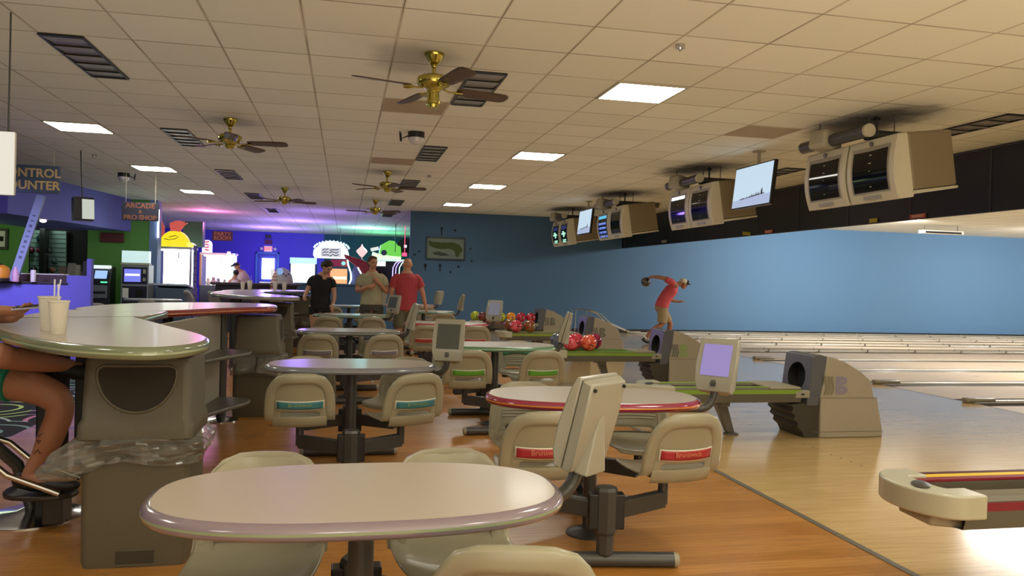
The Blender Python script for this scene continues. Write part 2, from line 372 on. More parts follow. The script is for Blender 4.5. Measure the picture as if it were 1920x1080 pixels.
for x, y, lab in ((2.6, 2.9, 'above the seats right of the camera'), (2.6, -1.0, 'behind the camera on the right'), (-3.25, 6.8, 'left of the picture above the carpet'), (-3.25, 2.9, 'left of the camera'), (-3.25, -1.0, 'behind the camera on the left'), (5.9, -1.0, 'behind the camera over the approach'), (5.9, 2.9, 'over the nearest ball return'), (-.3, -2.9, 'directly behind the camera')):
    place(pan, USED, (x, y, CEIL), 0, 'square light panel outside the view, '+lab, 'light panels outside the view')
M_VENT = mat('vent_grey', '77736c', .35, metal=.4); M_VENTL = mat('vent_slat', '908c84', .35, metal=.25)
def make_vent(w=.30, L=1.28):
    t = thing('ceiling_vent', 'long metal ceiling vent', 'ceiling vent')
    b = MB()
    for s in (-1, 1): b.box((s*(w/2), 0, -.008), (.02, L, .016)); b.box((0, s*(L/2), -.008), (w, .02, .016))
    b.build('frame', M_BLACK, t, smooth=0)
    MB().box((0, 0, -.002), (w, L, .004)).build('backing', M_VENT, t, smooth=0)
    for k in range(5): MB().box((0, -L/2+L*(k+.5)/5, -.008), (w-.02, .20, .003), (R(5), 0, 0)).build('louvre', M_VENTL, t, smooth=0)
    return t
ven = make_vent()
for x, y, lab in ((-2.13, 7.12, 'long grey ceiling vent at upper left of the picture, nearest on the left side'), (1.15, 7.17, 'grey ceiling vent behind the nearest brass fan'),
               (-2.10, 10.95, 'ceiling vent beside the second brass fan on the left'), (1.14, 11.05, 'ceiling vent right of the round projector lamp in mid ceiling'),
               (-2.06, 14.75, 'violet-lit ceiling vent beyond the second brass fan'), (1.13, 14.8, 'ceiling vent beside the third brass fan'),
               (-2.04, 18.6, 'small far ceiling vent above the fourth fan, left row'), (1.13, 18.6, 'small far ceiling vent beside the fan nearest the blue wall'),
               (1.13, 22.4, 'tiny ceiling vent in the arcade beyond the blue wall corner'), (-2.0, 22.6, 'tiny ceiling vent over the violet-lit arcade'),
               (6.42, 7.1, 'dark ceiling vent behind the nearest pair of overhead monitors'), (6.42, 11.0, 'ceiling vent right of the larger flat television')):
    place(ven, USED, (x, y, CEIL), 0, lab, 'long vents in the ceiling')
# stained ceiling tiles
ST = mat('stained_tile', 'a6957c', .8, noise=.1, nscale=9)
for x, y, lab in ((.657, 8.09, 'brown stained ceiling tile beneath the nearest brass fan'), (4.58, 8.10, 'darker stained ceiling tile in front of the nearest overhead monitors'), (.66, 12.0, 'stained ceiling tile beyond the round ceiling lamp')):
    tag(MB().box((x, y, CEIL-.002), (.63, .6, .004)).build('ceiling_tile', ST, smooth=0), lab, 'ceiling tile', 'stained ceiling tiles')
# fans
def make_fan(nb, kit, label):
    t = thing('ceiling_fan', label, 'ceiling fan')
    MB().lathe([(.02, 0), (.078, -.0), (.08, -.012), (.07, -.03), (.045, -.075), (.03, -.09), (.018, -.092)], seg=28).build('canopy', M_BRASS, t, smooth=40)
    MB().cyl((0, 0, -.08), (0, 0, -.19), .014).sph((0, 0, -.10), .024).build('downrod', M_BRASS, t, smooth=50)
    MB().lathe([(.03, -.175), (.10, -.18), (.128, -.195), (.132, -.235), (.125, -.25), (.09, -.27), (.06, -.285), (.05, -.30)], seg=32).build('motor_housing', M_BRASS, t, smooth=35)
    if kit:
        MB().lathe([(.045, -.29), (.047, -.37), (.058, -.375), (.058, -.395), (.045, -.40), (.042, -.425), (.02, -.43)], seg=24).build('light_kit', M_BRASS, t, smooth=35)
    else:
        MB().lathe([(.055, -.29), (.06, -.305), (.045, -.33), (.02, -.345)], seg=24).build('switch_cup', M_BRASS, t, smooth=40)
    for k in range(nb):
        a = 2*pi*k/nb; T = Matrix.Rotation(a, 4, 'Z')
        b = MB(); P = []
        outl = [(.20, .045), (.24, .058), (.50, .070), (.60, .070), (.635, .055), (.65, .03)]
        for i, (x, h) in enumerate(outl): P.append([T @ V((x, y, -.275-y*.22)) for y in (-h, -h/2, 0, h/2, h)])
        b.grid(P); o = b.build('blade', M_BLADE, t, smooth=30); so = o.modifiers.new('s', 'SOLIDIFY'); so.thickness = .008
        b = MB(); b.tube([T @ V(p) for p in ((.09, 0, -.275), (.14, .0, -.285), (.20, 0, -.282), (.25, 0, -.283))], [.012, .010, .014, .010], 8, sq=.6)
        b.tube([T @ V(p) for p in ((.16, 0, -.284), (.205, .03, -.278), (.235, .03, -.276))], .007, 6); b.tube([T @ V(p) for p in ((.16, 0, -.284), (.205, -.03, -.29), (.235, -.03, -.29))], .007, 6)
        b.build('blade_iron', M_BRASS, o, smooth=50)
    return t
f1 = make_fan(4, True, 'largest brass ceiling fan with a light kit, in the upper middle of the picture'); f1.location = (.64, 6.12, CEIL); f1.rotation_euler = (0, 0, R(17)); f1['group'] = 'brass ceiling fans'
f2 = make_fan(5, False, ''); USED = {}
for x, y, a, lab in ((-1.32, 9.43, -9, 'second largest brass ceiling fan, left of centre beside a louvred vent'), (.65, 13.2, -6, 'brass ceiling fan with open dark blades in the middle distance, right of the centre line'),
                 (-1.24, 16.6, 17, 'far brass ceiling fan with dark blades against the violet-lit ceiling'), (.64, 18.2, 40, 'smallest brass ceiling fan, just in front of the blue wall corner')):
    place(f2, USED, (x, y, CEIL), R(a), lab, 'brass ceiling fans')
# round rotating lamp fixtures
def disco(x, y, lab, a):
    t = thing('party_light', lab, 'light fixture', (x, y, CEIL), a, 'round party lights on the ceiling')
    MB().cyl((0, 0, 0), (0, 0, -.07), .1, seg=24).build('housing', M_BLACK, t)
    MB().lathe([(.095, -.07), (.09, -.11), (.06, -.14), (.02, -.15)], seg=24).build('lens_dome', mat('clear_lens', 'c8c4c8', .15, coat=.5), t)
    b = MB(); b.tube([(-.1, 0, -.05), (-.17, .02, -.08), (-.19, 0, -.02), (-.2, .0, 0)], .008, 6); b.tube([(-.19, 0, -.02), (-.18, .0, -.12)], .014, 8); b.build('cable', M_BLACK, t)
disco(.80, 9.5, 'black round party light with a clear dome, left of the vent in mid ceiling', 0); disco(-3.97, 15.4, 'small black party light on the ceiling left of the left row of panels', R(180))
b = MB().cyl((0, 0, 0), (0, 0, -.03), .035, seg=12).cyl((0, 0, -.03), (0, 0, -.05), .012, seg=8)
spk = tag(b.build('sprinkler', M_CHROME), 'small ceiling sprinkler head', 'sprinkler')
for x, y, lab in ((-3.8, 13.1, 'tiny sprinkler head between the left light panels'), (1.36, 13.34, 'tiny sprinkler head right of the middle-distance fan'), (2.35, 5.35, 'tiny sprinkler head above the nearest right light panel')):
    place(spk, USED, (x, y, CEIL), 0, lab, 'sprinkler heads')
# ================================================================ OVERHEAD MONITORS
def rbox(b, c, d, r=.0): return b.box(c, d)
M_MON = mat('monitor_cream', 'bdb59c', .4, noise=.04, nscale=8); M_MONS = mat('monitor_taupe', '7c6e54', .55)
def console(x, y, label, scr):
    """twin tube monitors facing -X; y = centre; each .72 wide along Y"""
    t = thing('overhead_monitor', label, 'monitor', (x, y, CEIL), 0, 'overhead twin score monitors')
    zt, zb = -.30, -.90
    for k, s in enumerate((1, -1)):
        yc = s*.37
        # bezel: curved front, leaning outwards at the bottom
        P = []; Q = []
        N = 8
        for i in range(N+1):
            v = i/N; z = zt+(zb-zt)*v; bulge = -.07*sin(pi*v*.85)-.03*v
            P.append((bulge, z))
        b = MB(); ring = []
        poly = [(p, z) for p, z in P]+[(.10, zb+.0), (.10, zt)]
        for yy in (-.355, -.34, .34, .355):
            e = .012 if abs(yy) > .35 else 0
            ring.append([(px+(e if px < .09 else -e), yc+yy, z+(e*(-1 if z > -.5 else 1) if z in (zt, zb) else 0)) for px, z in poly])
        for a_, b_ in zip(ring[:-1], ring[1:]):
            n = len(poly); b.add(a_+b_, [(i, (i+1) % n, n+(i+1) % n, n+i) for i in range(n)])
        b.add(ring[0], [tuple(range(len(poly)))]); b.add(ring[-1], [tuple(range(len(poly)))])
        bz = b.build('screen_housing', M_MON, t, smooth=35, bev=.012)
        # screen glass following the bulge
        G = []; F = []
        for i in range(11):
            v = .15+.68*i/10; z = zt+(zb-zt)*v; px = -.07*sin(pi*v*.85)-.03*v-.004
            G.append([(px+.004*cos(u*1.4), yc+u*.25, z) for u in (-1, -.5, 0, .5, 1)])
        MB().grid(G).build('screen', M_SCREEN, bz, smooth=60)
        MB().grid([[(p[0]+.002, yc+(p[1]-yc)*1.1, p[2]+(.018 if i == 0 else -.018 if i == 10 else 0)) for p in row] for i, row in enumerate(G)]).build('screen_surround', mat('screen_surround', '8a8270', .45), bz, smooth=60)
        MB().tube([(-.035, yc, zt-.045), (-.02, yc, zt-.045)], .024, 16).build('emblem', mat('emblem_grey', '5c584c', .4), bz)
        MB().box((-.083, yc, zb+.045), (.008, .24, .03)).build('name_plate', mat('plate_grey', '8f8a80', .5), bz, smooth=0)
        scr(k, yc, zt, zb, bz)
    b = MB(); prof = [(.08, -.735), (.08, .735), (.68, .60), (.68, -.60)]
    b.prism(prof, -.84, -.30); bk = b.build('cabinet', M_MONS, t, smooth=0, bev=.03)
    b = MB(); b.prism([(.08, -.74), (.08, .74), (.68, .61), (.68, -.61)], -.865, -.84); b.build('cabinet_base', M_MON, bk, smooth=0, bev=.01)
    pv = Matrix.Translation((.0, 0, -.60)); tl = pv @ Matrix.Rotation(R(-9), 4, 'Y') @ pv.inverted()
    for o_ in t.children: o_.matrix_local = tl
    # support tubes
    b = MB(); b.cyl((-.06, -.30, -.21), (-.06, .78, -.21), .062, seg=20); b.build('support_tube', M_STEEL, t)
    MB().cyl((-.06, -.30, -.21), (-.06, -.335, -.21), .064, seg=20).build('tube_cap', M_MON, t); MB().cyl((-.06, .78, -.21), (-.06, .80, -.21), .064).build('tube_cap', M_MON, t)
    MB().cyl((.0, -.2, -.23), (.85, -.2, -.23), .055, seg=18).build('cross_tube', M_STEEL, t); MB().cyl((.85, -.2, -.23), (.90, -.2, -.23), .06).build('tube_cap', M_MON, t)
    b = MB(); b.box((-.06, .38, -.20), (.26, .24, .2), (0, R(8), R(10))); b.build('junction_box', M_PLASTD, t, smooth=0, bev=.04, bseg=3)
    for p in ((-.05, .5, 0), (.35, -.15, 0), (.1, -.1, 0)): MB().cyl((p[0], p[1], 0), (p[0], p[1], -.2), .006, seg=6).build('hanger_rod', M_STEEL, t)
    b = MB(); b.cyl((.22, -.05, 0), (.22, -.05, -.2), .014, seg=8); b.box((.22, -.05, -.03), (.05, .05, .03)); b.build('hanger_bracket', M_BLACK, t)
    return t
def qd(b, yc, y0, y1, z0, z1):  # patch on the curved screen
    zt, zb = -.30, -.90
    G = []
    for i in range(3):
        z = z1+(z0-z1)*i/2; v = (z-zt)/(zb-zt); px = -.07*sin(pi*v*.85)-.03*v-.006; G.append([(px, yc+y0, z), (px, yc+y1, z)])
    b.grid(G)
GW = glow('screen_white', 'e8f4ff', 1.6); GB = glow('screen_blue', '3058c8', .9); GT = glow('screen_teal', '58c0e8', 1.1); GR = glow('screen_red', 'c83040', .7); GG = glow('screen_green', '60c050', .8)
def scr_off(k, yc, zt, zb, o): pass
def scr_rows(k, yc, zt, zb, o):
    if k == 1: return
    b = MB(); qd(b, yc, -.23, .23, -.48, -.42); b.build('score_header', GT, o, smooth=0)
    b = MB()
    for j in range(4): qd(b, yc, -.23, .23, -.55-.085*j-.05, -.55-.085*j)
    b.build('score_rows', GB, o, smooth=0)
    b = MB()
    for j in range(4):
        for i in range(7):
            if random.random() < .8: y = -.2+.06*i; qd(b, yc-.0, y, y+.03, -.545-.085*j-.04, -.555-.085*j)
    for v in range(len(b.v)): p = b.v[v]; b.v[v] = (p[0]-.003, p[1], p[2])
    b.build('score_figures', glow('figure_white', 'b0c8f0', .9), o, smooth=0)
def scr_star(k, yc, zt, zb, o):
    b = MB()
    for (y0, y1, z0, z1) in ((-.16, .16, -.64, -.60), (-.03, .03, -.70, -.56), (-.10, .0, -.68, -.66), (0.02, .12, -.58, -.56), (-.16, .12, -.78, -.755), (-.10, .14, -.815, -.795)): qd(b, yc, y0, y1, z0, z1)
    b.build('screen_figure', glow('figure_mint', 'b0ffd8', 1.5), o, smooth=0)
    b = MB(); qd(b, yc, -.2, .2, -.52, -.44); b.build('screen_caption', glow('caption_blue', '303c90', .5), o, smooth=0)
def scr_bar(k, yc, zt, zb, o):
    if k == 0:
        b = MB(); qd(b, yc, -.24, .24, -.45, -.40); b.build('score_header', GW, o, smooth=0)
console(4.98, 7.02, 'nearest pair of dark overhead tube monitors in cream housings, at upper right', scr_off)
console(5.02, 10.80, 'second pair of overhead tube monitors, one with a white bar, left of the larger television', scr_bar)
console(5.05, 14.45, 'third pair of overhead tube monitors, one showing blue score rows', scr_rows)
console(5.05, 18.0, 'farthest pair of overhead tube monitors showing white star shapes', scr_star)
def flat_tv(x, y, w_, h_, label, yaw, tilt, seed):
    t = thing('flat_television', label, 'television', (x, y, CEIL), yaw, 'flat televisions hung from the ceiling')
    z = -.455
    T = Matrix.Translation((0, 0, z)) @ Matrix.Rotation(R(tilt), 4, 'Y')
    b = MB(); b.box((0, 0, 0), (.05, w_, h_), T=T); b.build('casing', M_BLACK, t, smooth=0, bev=.008)
    s = MB().add([(-.027, -w_/2+.018, -h_/2+.02), (-.027, w_/2-.018, -h_/2+.02), (-.027, w_/2-.018, h_/2-.018), (-.027, -w_/2+.018, h_/2-.018)], [(0, 1, 2, 3)], T).build('screen', glow('tv_snow', (.62, .80, .95), 1.05), t, smooth=0)
    rr = random.Random(seed); b = MB()
    top = []; bot = []
    for i in range(53):
        u = -.30+.66*i/52; hh = (rr.uniform(.012, .05)*(1.2 if i > 24 else .7) if i % 2 else .006)+(.05 if i in (45, 46, 47) else 0)
        y_ = -u*w_*.95; top.append((-.029, y_, -h_*.27+u*.05+hh)); bot.append((-.029, y_, -h_*.27+u*.05))
    b.add([tuple(T @ V(p)) for p in bot+top], [(i, i+1, 54+i, 53+i) for i in range(52)])
    b.build('screen_people', glow('tv_dark_blue', '28305c', .25), s, smooth=0)
    MB().add([(-.0285, -w_/2+.02, -h_/2+.025), (-.0285, w_/2-.02, -h_/2+.025), (-.0285, w_/2-.02, -h_*.30), (-.0285, -w_/2+.02, -h_*.24)], [(0, 1, 2, 3)], T).build('screen_ground', glow('tv_ground', (.55, .66, .95), .85), s, smooth=0)
    MB().cyl((.06, 0, 0), (.06, 0, z), .022).box((.05, 0, z), (.06, .2, .2)).box((.06, 0, -.01), (.12, .12, .02)).build('ceiling_pole', M_PLASTD, t, smooth=40)
flat_tv(5.12, 9.22, .98, .56, 'larger lit flat television between the first two pairs of overhead monitors', R(0), 6, 3)
flat_tv(5.05, 16.2, .92, .54, 'smaller lit flat television between the two farthest pairs of overhead monitors', R(0), 6, 5)
# stickers on the fascia
b = MB().box((fx-.018, 10.03, 2.388), (.004, .17, .06)); tag(b.build('warning_sticker', mat('sticker_yellow', 'b8b030', .6), smooth=0), 'yellow sticker on the black masking below the nearest overhead monitors', 'sticker')
def redst(y, lab, w_=.3):
    t = tag(MB().box((fx-.018, y, 2.385), (.004, w_, .06)).build('warning_sticker', mat('sticker_red', 'a85048', .6), smooth=0), lab, 'sticker')
    MB().box((fx-.021, y, 2.395), (.002, w_*.8, .012)).box((fx-.021, y, 2.375), (.002, w_*.7, .012)).build('sticker_print', mat('sticker_print', 'd8b0a0', .6), t, smooth=0)
redst(9.13, 'red printed sticker on the black masking right of the yellow one'); redst(12.9, 'red printed sticker on the black masking under the larger television', .28)
b = MB().box((fx-.018, 13.7, 2.39), (.004, .3, .06), (R(6), 0, 0)); tag(b.build('warning_sticker', mat('sticker_yellow', 'b8b030', .6), smooth=0), 'crooked yellow sticker on the black masking beyond the red one', 'sticker')
b = MB().box((fx-.018, 17.65, 2.41), (.004, .3, .06)); tag(b.build('warning_sticker', mat('sticker_pale', 'a8a8a0', .6), smooth=0), 'pale sticker near the far end of the black masking', 'sticker')
# fluorescent box over the lanes
t = thing('lane_light', 'slim white fluorescent box hanging over the lanes beyond the masking', 'ceiling light', (15.4, 17.9, 2.95))
MB().box((0, 0, 0), (1.25, .18, .09)).build('housing', M_WHITE, t, smooth=0, bev=.01); MB().box((0, -.092, -.01), (1.1, .004, .05)).build('lamp_slot', M_DARK, t, smooth=0)
for s in (-1, 1): MB().cyl((s*.5, 0, .04), (s*.5, 0, .18), .008, seg=6).build('hanger_rod', M_STEEL, t)
# ================================================================ TABLES AND SEATS
def sell(n, a, b_, e): return [(a*(abs(cos(t))**(2/e))*(1 if cos(t) >= 0 else -1), b_*(abs(sin(t))**(2/e))*(1 if sin(t) >= 0 else -1)) for t in [2*pi*k/n for k in range(n)]]
def offs(poly, d):
    n = len(poly); out = []
    for i in range(n):
        a = V(poly[i-1]); c = V(poly[(i+1) % n]); t = (c-a).normalized(); nn = V((t.y, -t.x)); out.append((poly[i][0]+nn.x*d, poly[i][1]+nn.y*d))
    return out
def slab(parent, poly, zt, th, m_top, m_edge, m_str, nm='tabletop'):
    """laminate top with a rounded coloured edge band and a thin stripe; poly counter-clockwise"""
    n = len(poly)
    MB().prism(offs(poly, -.012), zt-.004, zt).build(nm, m_top, parent, smooth=0)
    prof = [(-.012, -.0005), (-.004, -.002), (.006, -.008), (.011, -.016), (.0125, -th*.45)]
    prof2 = [(.0125, -th*.45), (.0125, -th*.60)]
    prof3 = [(.0125, -th*.60), (.010, -th*.8), (.002, -th*.95), (-.012, -th)]
    def ring(pr, close=False):
        b = MB(); P = []
        for d, z in pr: q = offs(poly, d); q = q+[q[0]]; P.append([(x, y, zt+z) for x, y in q])
        b.grid(P)
        if close: b.add([(x, y, zt-th) for x, y in offs(poly, -.012)], [tuple(range(n))])
        return b
    a = ring(prof); c = ring(prof3, True); a.add(c.v, c.f)
    e = a.build('edge_band', m_edge, parent, smooth=60)
    ring(prof2).build('edge_stripe', m_str, parent, smooth=60)
    return e
TBL_POLY = sell(56, .575, .325, 2.55)
HUB = .50
def make_table(col_edge, col_str, lab, lam=None):
    t = thing('bowling_table', lab, 'table')
    slab(t, TBL_POLY, .765, .046, lam or M_LAM, mat('edge_'+col_edge, col_edge, .18, coat=.7), mat('edge_'+col_str, col_str, .25, coat=.5))
    MB().cyl((0, 0, .012), (0, 0, .72), .037).build('pole', M_STEEL, t); MB().lathe([(.125, 0), (.125, .008), (.10, .018), (.05, .024), (.04, .03)]).build('floor_flange', M_STEEL, t, smooth=40)
    MB().box((0, 0, .715), (.5, .2, .014)).build('top_bracket', M_STEEL, t, smooth=0)
    for s in (-1, 1):
        y = s*HUB
        h = MB().lathe([(.03, .05), (.042, .07), (.045, .16), (.058, .175), (.058, .375), (.05, .39), (.02, .392)], (0, y, 0), 8).build('hub', M_STEEL, t, smooth=25)
        MB().box((0, y, .275), (.175, .07, .17)).build('hub_clamp', M_BLACK, h, smooth=0, bev=.006)
        MB().cyl((-.34, y, .037), (.34, y, .037), .036).build('foot_bar', M_STEEL, t)
        for e in (-1, 1): MB().lathe([(.036, 0), (.036, .012), (.028, .026), (.01, .03)], seg=16, T=Matrix.Translation((e*.34, y, .037)) @ Matrix.Rotation(e*pi/2, 4, 'Y')).build('end_cap', M_PLAST, t, smooth=40)
        for e in (-1, 1):
            P0 = V((e*.05, y, .27)); P1 = V((e*.33, s*.30, .29)); d = (P1-P0); a = atan2(d.y, d.x)
            MB().box(((P0+P1)/2), (d.length, .05, .085), (0, 0, a)).build('seat_arm', M_STEEL, t, smooth=0, bev=.006)
    MB().box((0, 0, .12), (.05, 2*HUB, .04)).build('spine_bar', M_BLACK, t, smooth=0)
    return t
# chair ---------------------------------------------------------
PROF = [(.215, .412, .150), (.212, .426, .165), (.195, .434, .182), (.14, .430, .200), (.07, .424, .208), (0, .420, .212), (-.07, .422, .214), (-.12, .429, .215), (-.16, .445, .215), (-.182, .470, .215),
        (-.192, .500, .215), (-.200, .540, .214), (-.208, .575, .212), (-.217, .615, .207), (-.226, .655, .198), (-.236, .695, .178), (-.245, .725, .148), (-.252, .745, .105), (-.255, .753, .06)]
def prof_at(z):
    for (y0, z0, w0), (y1, z1, w1) in zip(PROF[8:], PROF[9:]):
        if z0 <= z <= z1: f = (z-z0)/(z1-z0); return y0+(y1-y0)*f, w0+(w1-w0)*f
    return PROF[-1][0], PROF[-1][2]
def back_pt(x, z, off=0):
    y, w_ = prof_at(z); u = min(1, abs(x)/max(w_, .05)); return V((x, y+.055*abs(x/.215)**2.2*1.0-off, z))
def make_chair(acc, pad, lab):
    t = thing('swivel_seat', lab, 'seat')
    NU = 14; P = []
    for i, (y, z, w_) in enumerate(PROF):
        row = []
        for j in range(NU+1):
            u = -1+2*j/NU; x = u*w_
            k = abs(x/.215)**2.2
            f = min(1, max(0, (i-6)/4)); row.append((x, y+.055*k*f, z+.03*k*(1-f)))
        P.append(row)
    b = MB(); W = NU+1; vs = [p for r in P for p in r]; fs = []
    for i in range(len(PROF)-1):
        for j in range(NU):
            if i == 9 and 3 <= j <= NU-4: continue
            fs.append((i*W+j, i*W+j+1, (i+1)*W+j+1, (i+1)*W+j))
    b.add(vs, fs); o = b.build('shell', M_PLAST, t, smooth=60)
    s = o.modifiers.new('s', 'SOLIDIFY'); s.thickness = .014; s.offset = 0; ss = o.modifiers.new('ss', 'SUBSURF'); ss.levels = 1; ss.render_levels = 1
    # raised rear rim
    out = []
    for i in range(8, len(PROF)): y, z, w_ = PROF[i]; out.append((w_-.028 if i < 16 else w_-.02, z-(.028*max(0, (i-12)/6))))
    pts = [back_pt(-x, z, .012) for x, z in out]+[back_pt(x, z, .012) for x, z in reversed(out)]
    b = MB(); n = len(pts); ring = []
    for i, p in enumerate(pts):
        tg = (pts[min(i+1, n-1)]-pts[max(i-1, 0)]).normalized(); side = V((0, 1, 0)).cross(tg).normalized(); nb = V((0, -1, 0))
        ring.append([tuple(p+side*a+nb*d) for a, d in ((-.034, -.010), (-.032, .006), (-.022, .012), (.014, .012), (.030, .006), (.034, -.010), (.02, -.014), (-.02, -.014), (-.034, -.010))])
    b.grid(ring); b.build('rear_rim', M_PLAST, t, smooth=60)
    # rear lumbar lip under the slot
    b = MB(); G = []
    for z, d in ((.398, -.03), (.405, .008), (.43, .020), (.462, .020), (.474, .010), (.477, -.012)):
        G.append([back_pt(x, max(z, .446), d)+V((0, .03*0, min(0, z-.446))) for x in [(-.168+.336*k/8) for k in range(9)]])
    b.grid(G).build('rear_lip', M_PLAST, t, smooth=60)
    def patch(nm, x0, x1, z0, z1, off, m, par, arch=0, n=10, k=4):
        G = []
        for i in range(k+1):
            z = z0+(z1-z0)*i/k; G.append([back_pt(x0+(x1-x0)*j/n, z+arch*(1-(2*j/n-1)**2), off) for j in range(n+1)])
        o_ = MB().grid(G).build(nm, m, par, smooth=60, fix=False); so = o_.modifiers.new('s', 'SOLIDIFY'); so.thickness = .003; so.offset = 0; return o_
    if acc:
        bo = patch('stripe_border', -.150, .150, .523, .583, .013, mat('pale_border', 'd8d4c0', .4), t, -.006)
        patch('colour_stripe', -.142, .142, .530, .576, .0165, mat('accent_'+acc, acc, .4), bo, -.006)
    # front ribs and pad
    G = None
    for z in (.556, .574, .592):
        MB().tube([back_pt(x, z, -.010) for x in [(-.14+.28*k/8) for k in range(9)]], .0035, 6).build('front_rib', mat('rib_shade', 'b8b4a0', .4), t)
    if pad:
        o_ = patch('front_pad', -.15, .15, .612, .665, -.013, mat('pad_'+pad, pad, .45), t, .02)
    MB().cyl((0, 0, .255), (0, 0, .405), .026).build('seat_post', M_STEEL, t); MB().box((0, 0, .400), (.16, .2, .012)).build('mount_plate', M_BLACK, t, smooth=0)
    return t
CHAIRS = {}
def seat(key, acc, pad, x, y, rz, lab, grp):
    k = (acc, pad)
    if k not in CHAIRS: c = make_chair(acc, pad, lab); CHAIRS[k] = c; c.location = (x, y, 0); c.rotation_euler = (0, 0, rz); c['group'] = grp; return c
    c = copy_tree(CHAIRS[k]); c.location = (x, y, 0); c.rotation_euler = (0, 0, rz); c['label'] = lab; c['group'] = grp; return c
GRP = 'swivel seats around the bowling tables'
def table_set(cx, cy, rot, edge, stripe, name, seats, acc, pad, lam=None):
    t = make_table(edge, stripe, name, lam); t.location = (cx, cy, 0); t.rotation_euler = (0, 0, R(rot)); t['group'] = 'oval bowling tables'
    Rm = Matrix.Rotation(R(rot), 3, 'Z')
    for (sx, sy, da, lab) in seats:
        p = Rm @ V((sx*.33, sy*.30, 0)); base = 0 if sy < 0 else 180
        seat(None, acc, pad, cx+p.x, cy+p.y, R(base+rot+da), lab, GRP)
    return t
NL, NR, FL, FR = (-1, -1), (1, -1), (-1, 1), (1, 1)
table_set(.065, 2.30, 0, '857783', '8a9a78', 'nearest oval table with a pale top and grey-violet edge, across the bottom of the picture',
    [(1.2, -.92)+(-12, 'cream swivel seat cut off by the bottom edge, this side of the nearest table'), FL+(-4, 'left cream swivel seat beyond the nearest table, its seat pan showing beneath the top'), FR+(4, 'right cream swivel seat on the far side of the nearest table')], '3f7f8c', None)
table_set(.065, 5.62, 0, '7d7c86', '8f98a0', 'oval table with a violet-grey sheen on its top, second in the left row',
    [NL+(2, 'blue-green striped cream seat, back square to the camera, at the second left-row table'), NR+(24, 'blue-green striped cream seat turned aside, right of the second left-row table pole'),
     FL+(0, 'cream swivel seat on the far left side of the second left-row table, mostly hidden'), FR+(-30, 'cream swivel seat facing the camera under the right end of the second left-row table')], '3f7f8c', '4a7f98')
table_set(.065, 9.08, 0, '6f7470', '9aa098', 'narrow-looking oval table, third in the left row',
    [NL+(0, 'cream swivel seat with a mauve-grey stripe, left side of the third left-row table'), NR+(14, 'cream swivel seat with a mauve-grey stripe, right side of the third left-row table'),
     FL+(0, 'cream swivel seat behind the third left-row table, far left'), FR+(0, 'cream swivel seat behind the third left-row table, far right')], '7c7684', '6a6478')
table_set(.10, 12.75, 0, '6c8478', '9ab0a0', 'oval table with a green reflection, fourth in the left row, before the standing people',
    [NL+(0, 'cream swivel seat, near left of the fourth left-row table'), NR+(0, 'cream swivel seat, near right of the fourth left-row table'),
     FL+(0, 'cream swivel seat beyond the fourth left-row table, by the woman in black'), FR+(0, 'cream swivel seat beyond the fourth left-row table, by the woman in beige')], None, None)
table_set(.10, 16.6, 0, '6c7884', 'a0a8b0', 'farthest oval table of the left row, before the blue half wall',
    [NL+(0, 'cream swivel seat, near left of the farthest left-row table'), NR+(0, 'cream swivel seat, near right of the farthest left-row table')], None, None)
table_set(1.345, 4.10, -9, '8e2440', 'd88c3c', 'oval table with a crimson and orange edge, nearest of the right row',
    [NL+(8, 'cream swivel seat half hidden behind the back of the nearest scoring monitor'), NR+(18, 'cream swivel seat with a red stripe on its back, right side of the crimson-edged table'),
     FL+(0, 'cream swivel seat with a crimson front pad at the left end of the crimson-edged table'), FR+(0, 'cream swivel seat with ribs seen beneath the crimson-edged table, far right side')], 'a83038', 'a02858')
table_set(1.42, 7.33, 0, '5c8464', 'a8c8a8', 'oval table with a green edge, second of the right row',
    [NL+(0, 'cream swivel seat with a bright green stripe, left of the green-edged table pole'), NR+(6, 'cream swivel seat with a bright green stripe, right of the green-edged table pole'),
     FL+(0, 'cream swivel seat on the far left of the green-edged table'), FR+(0, 'cream swivel seat with a green front pad on the far side of the green-edged table')], '5c9c34', '3f8c60')
table_set(1.40, 10.85, 0, 'a84450', 'd88878', 'oval table with a red edge, third of the right row',
    [NL+(0, 'cream swivel seat with a red stripe, left side of the red-edged table'), NR+(0, 'cream swivel seat, right side of the red-edged table'), FL+(0, 'cream swivel seat behind the red-edged table, far left'), FR+(0, 'cream swivel seat behind the red-edged table, far right')], 'b04040', None)
table_set(1.45, 14.6, 0, '587868', 'a0b0a8', 'dark green-grey oval table, fourth of the right row',
    [NL+(0, 'cream swivel seat, near left of the fourth right-row table'), NR+(0, 'cream swivel seat, near right of the fourth right-row table')], None, None)
table_set(1.45, 17.9, 0, 'a86858', 'c8a090', 'farthest oval table of the right row, by the blue wall',
    [NL+(0, 'cream swivel seat, near left of the farthest right-row table'), NR+(0, 'cream swivel seat, near right of the farthest right-row table')], None, None)
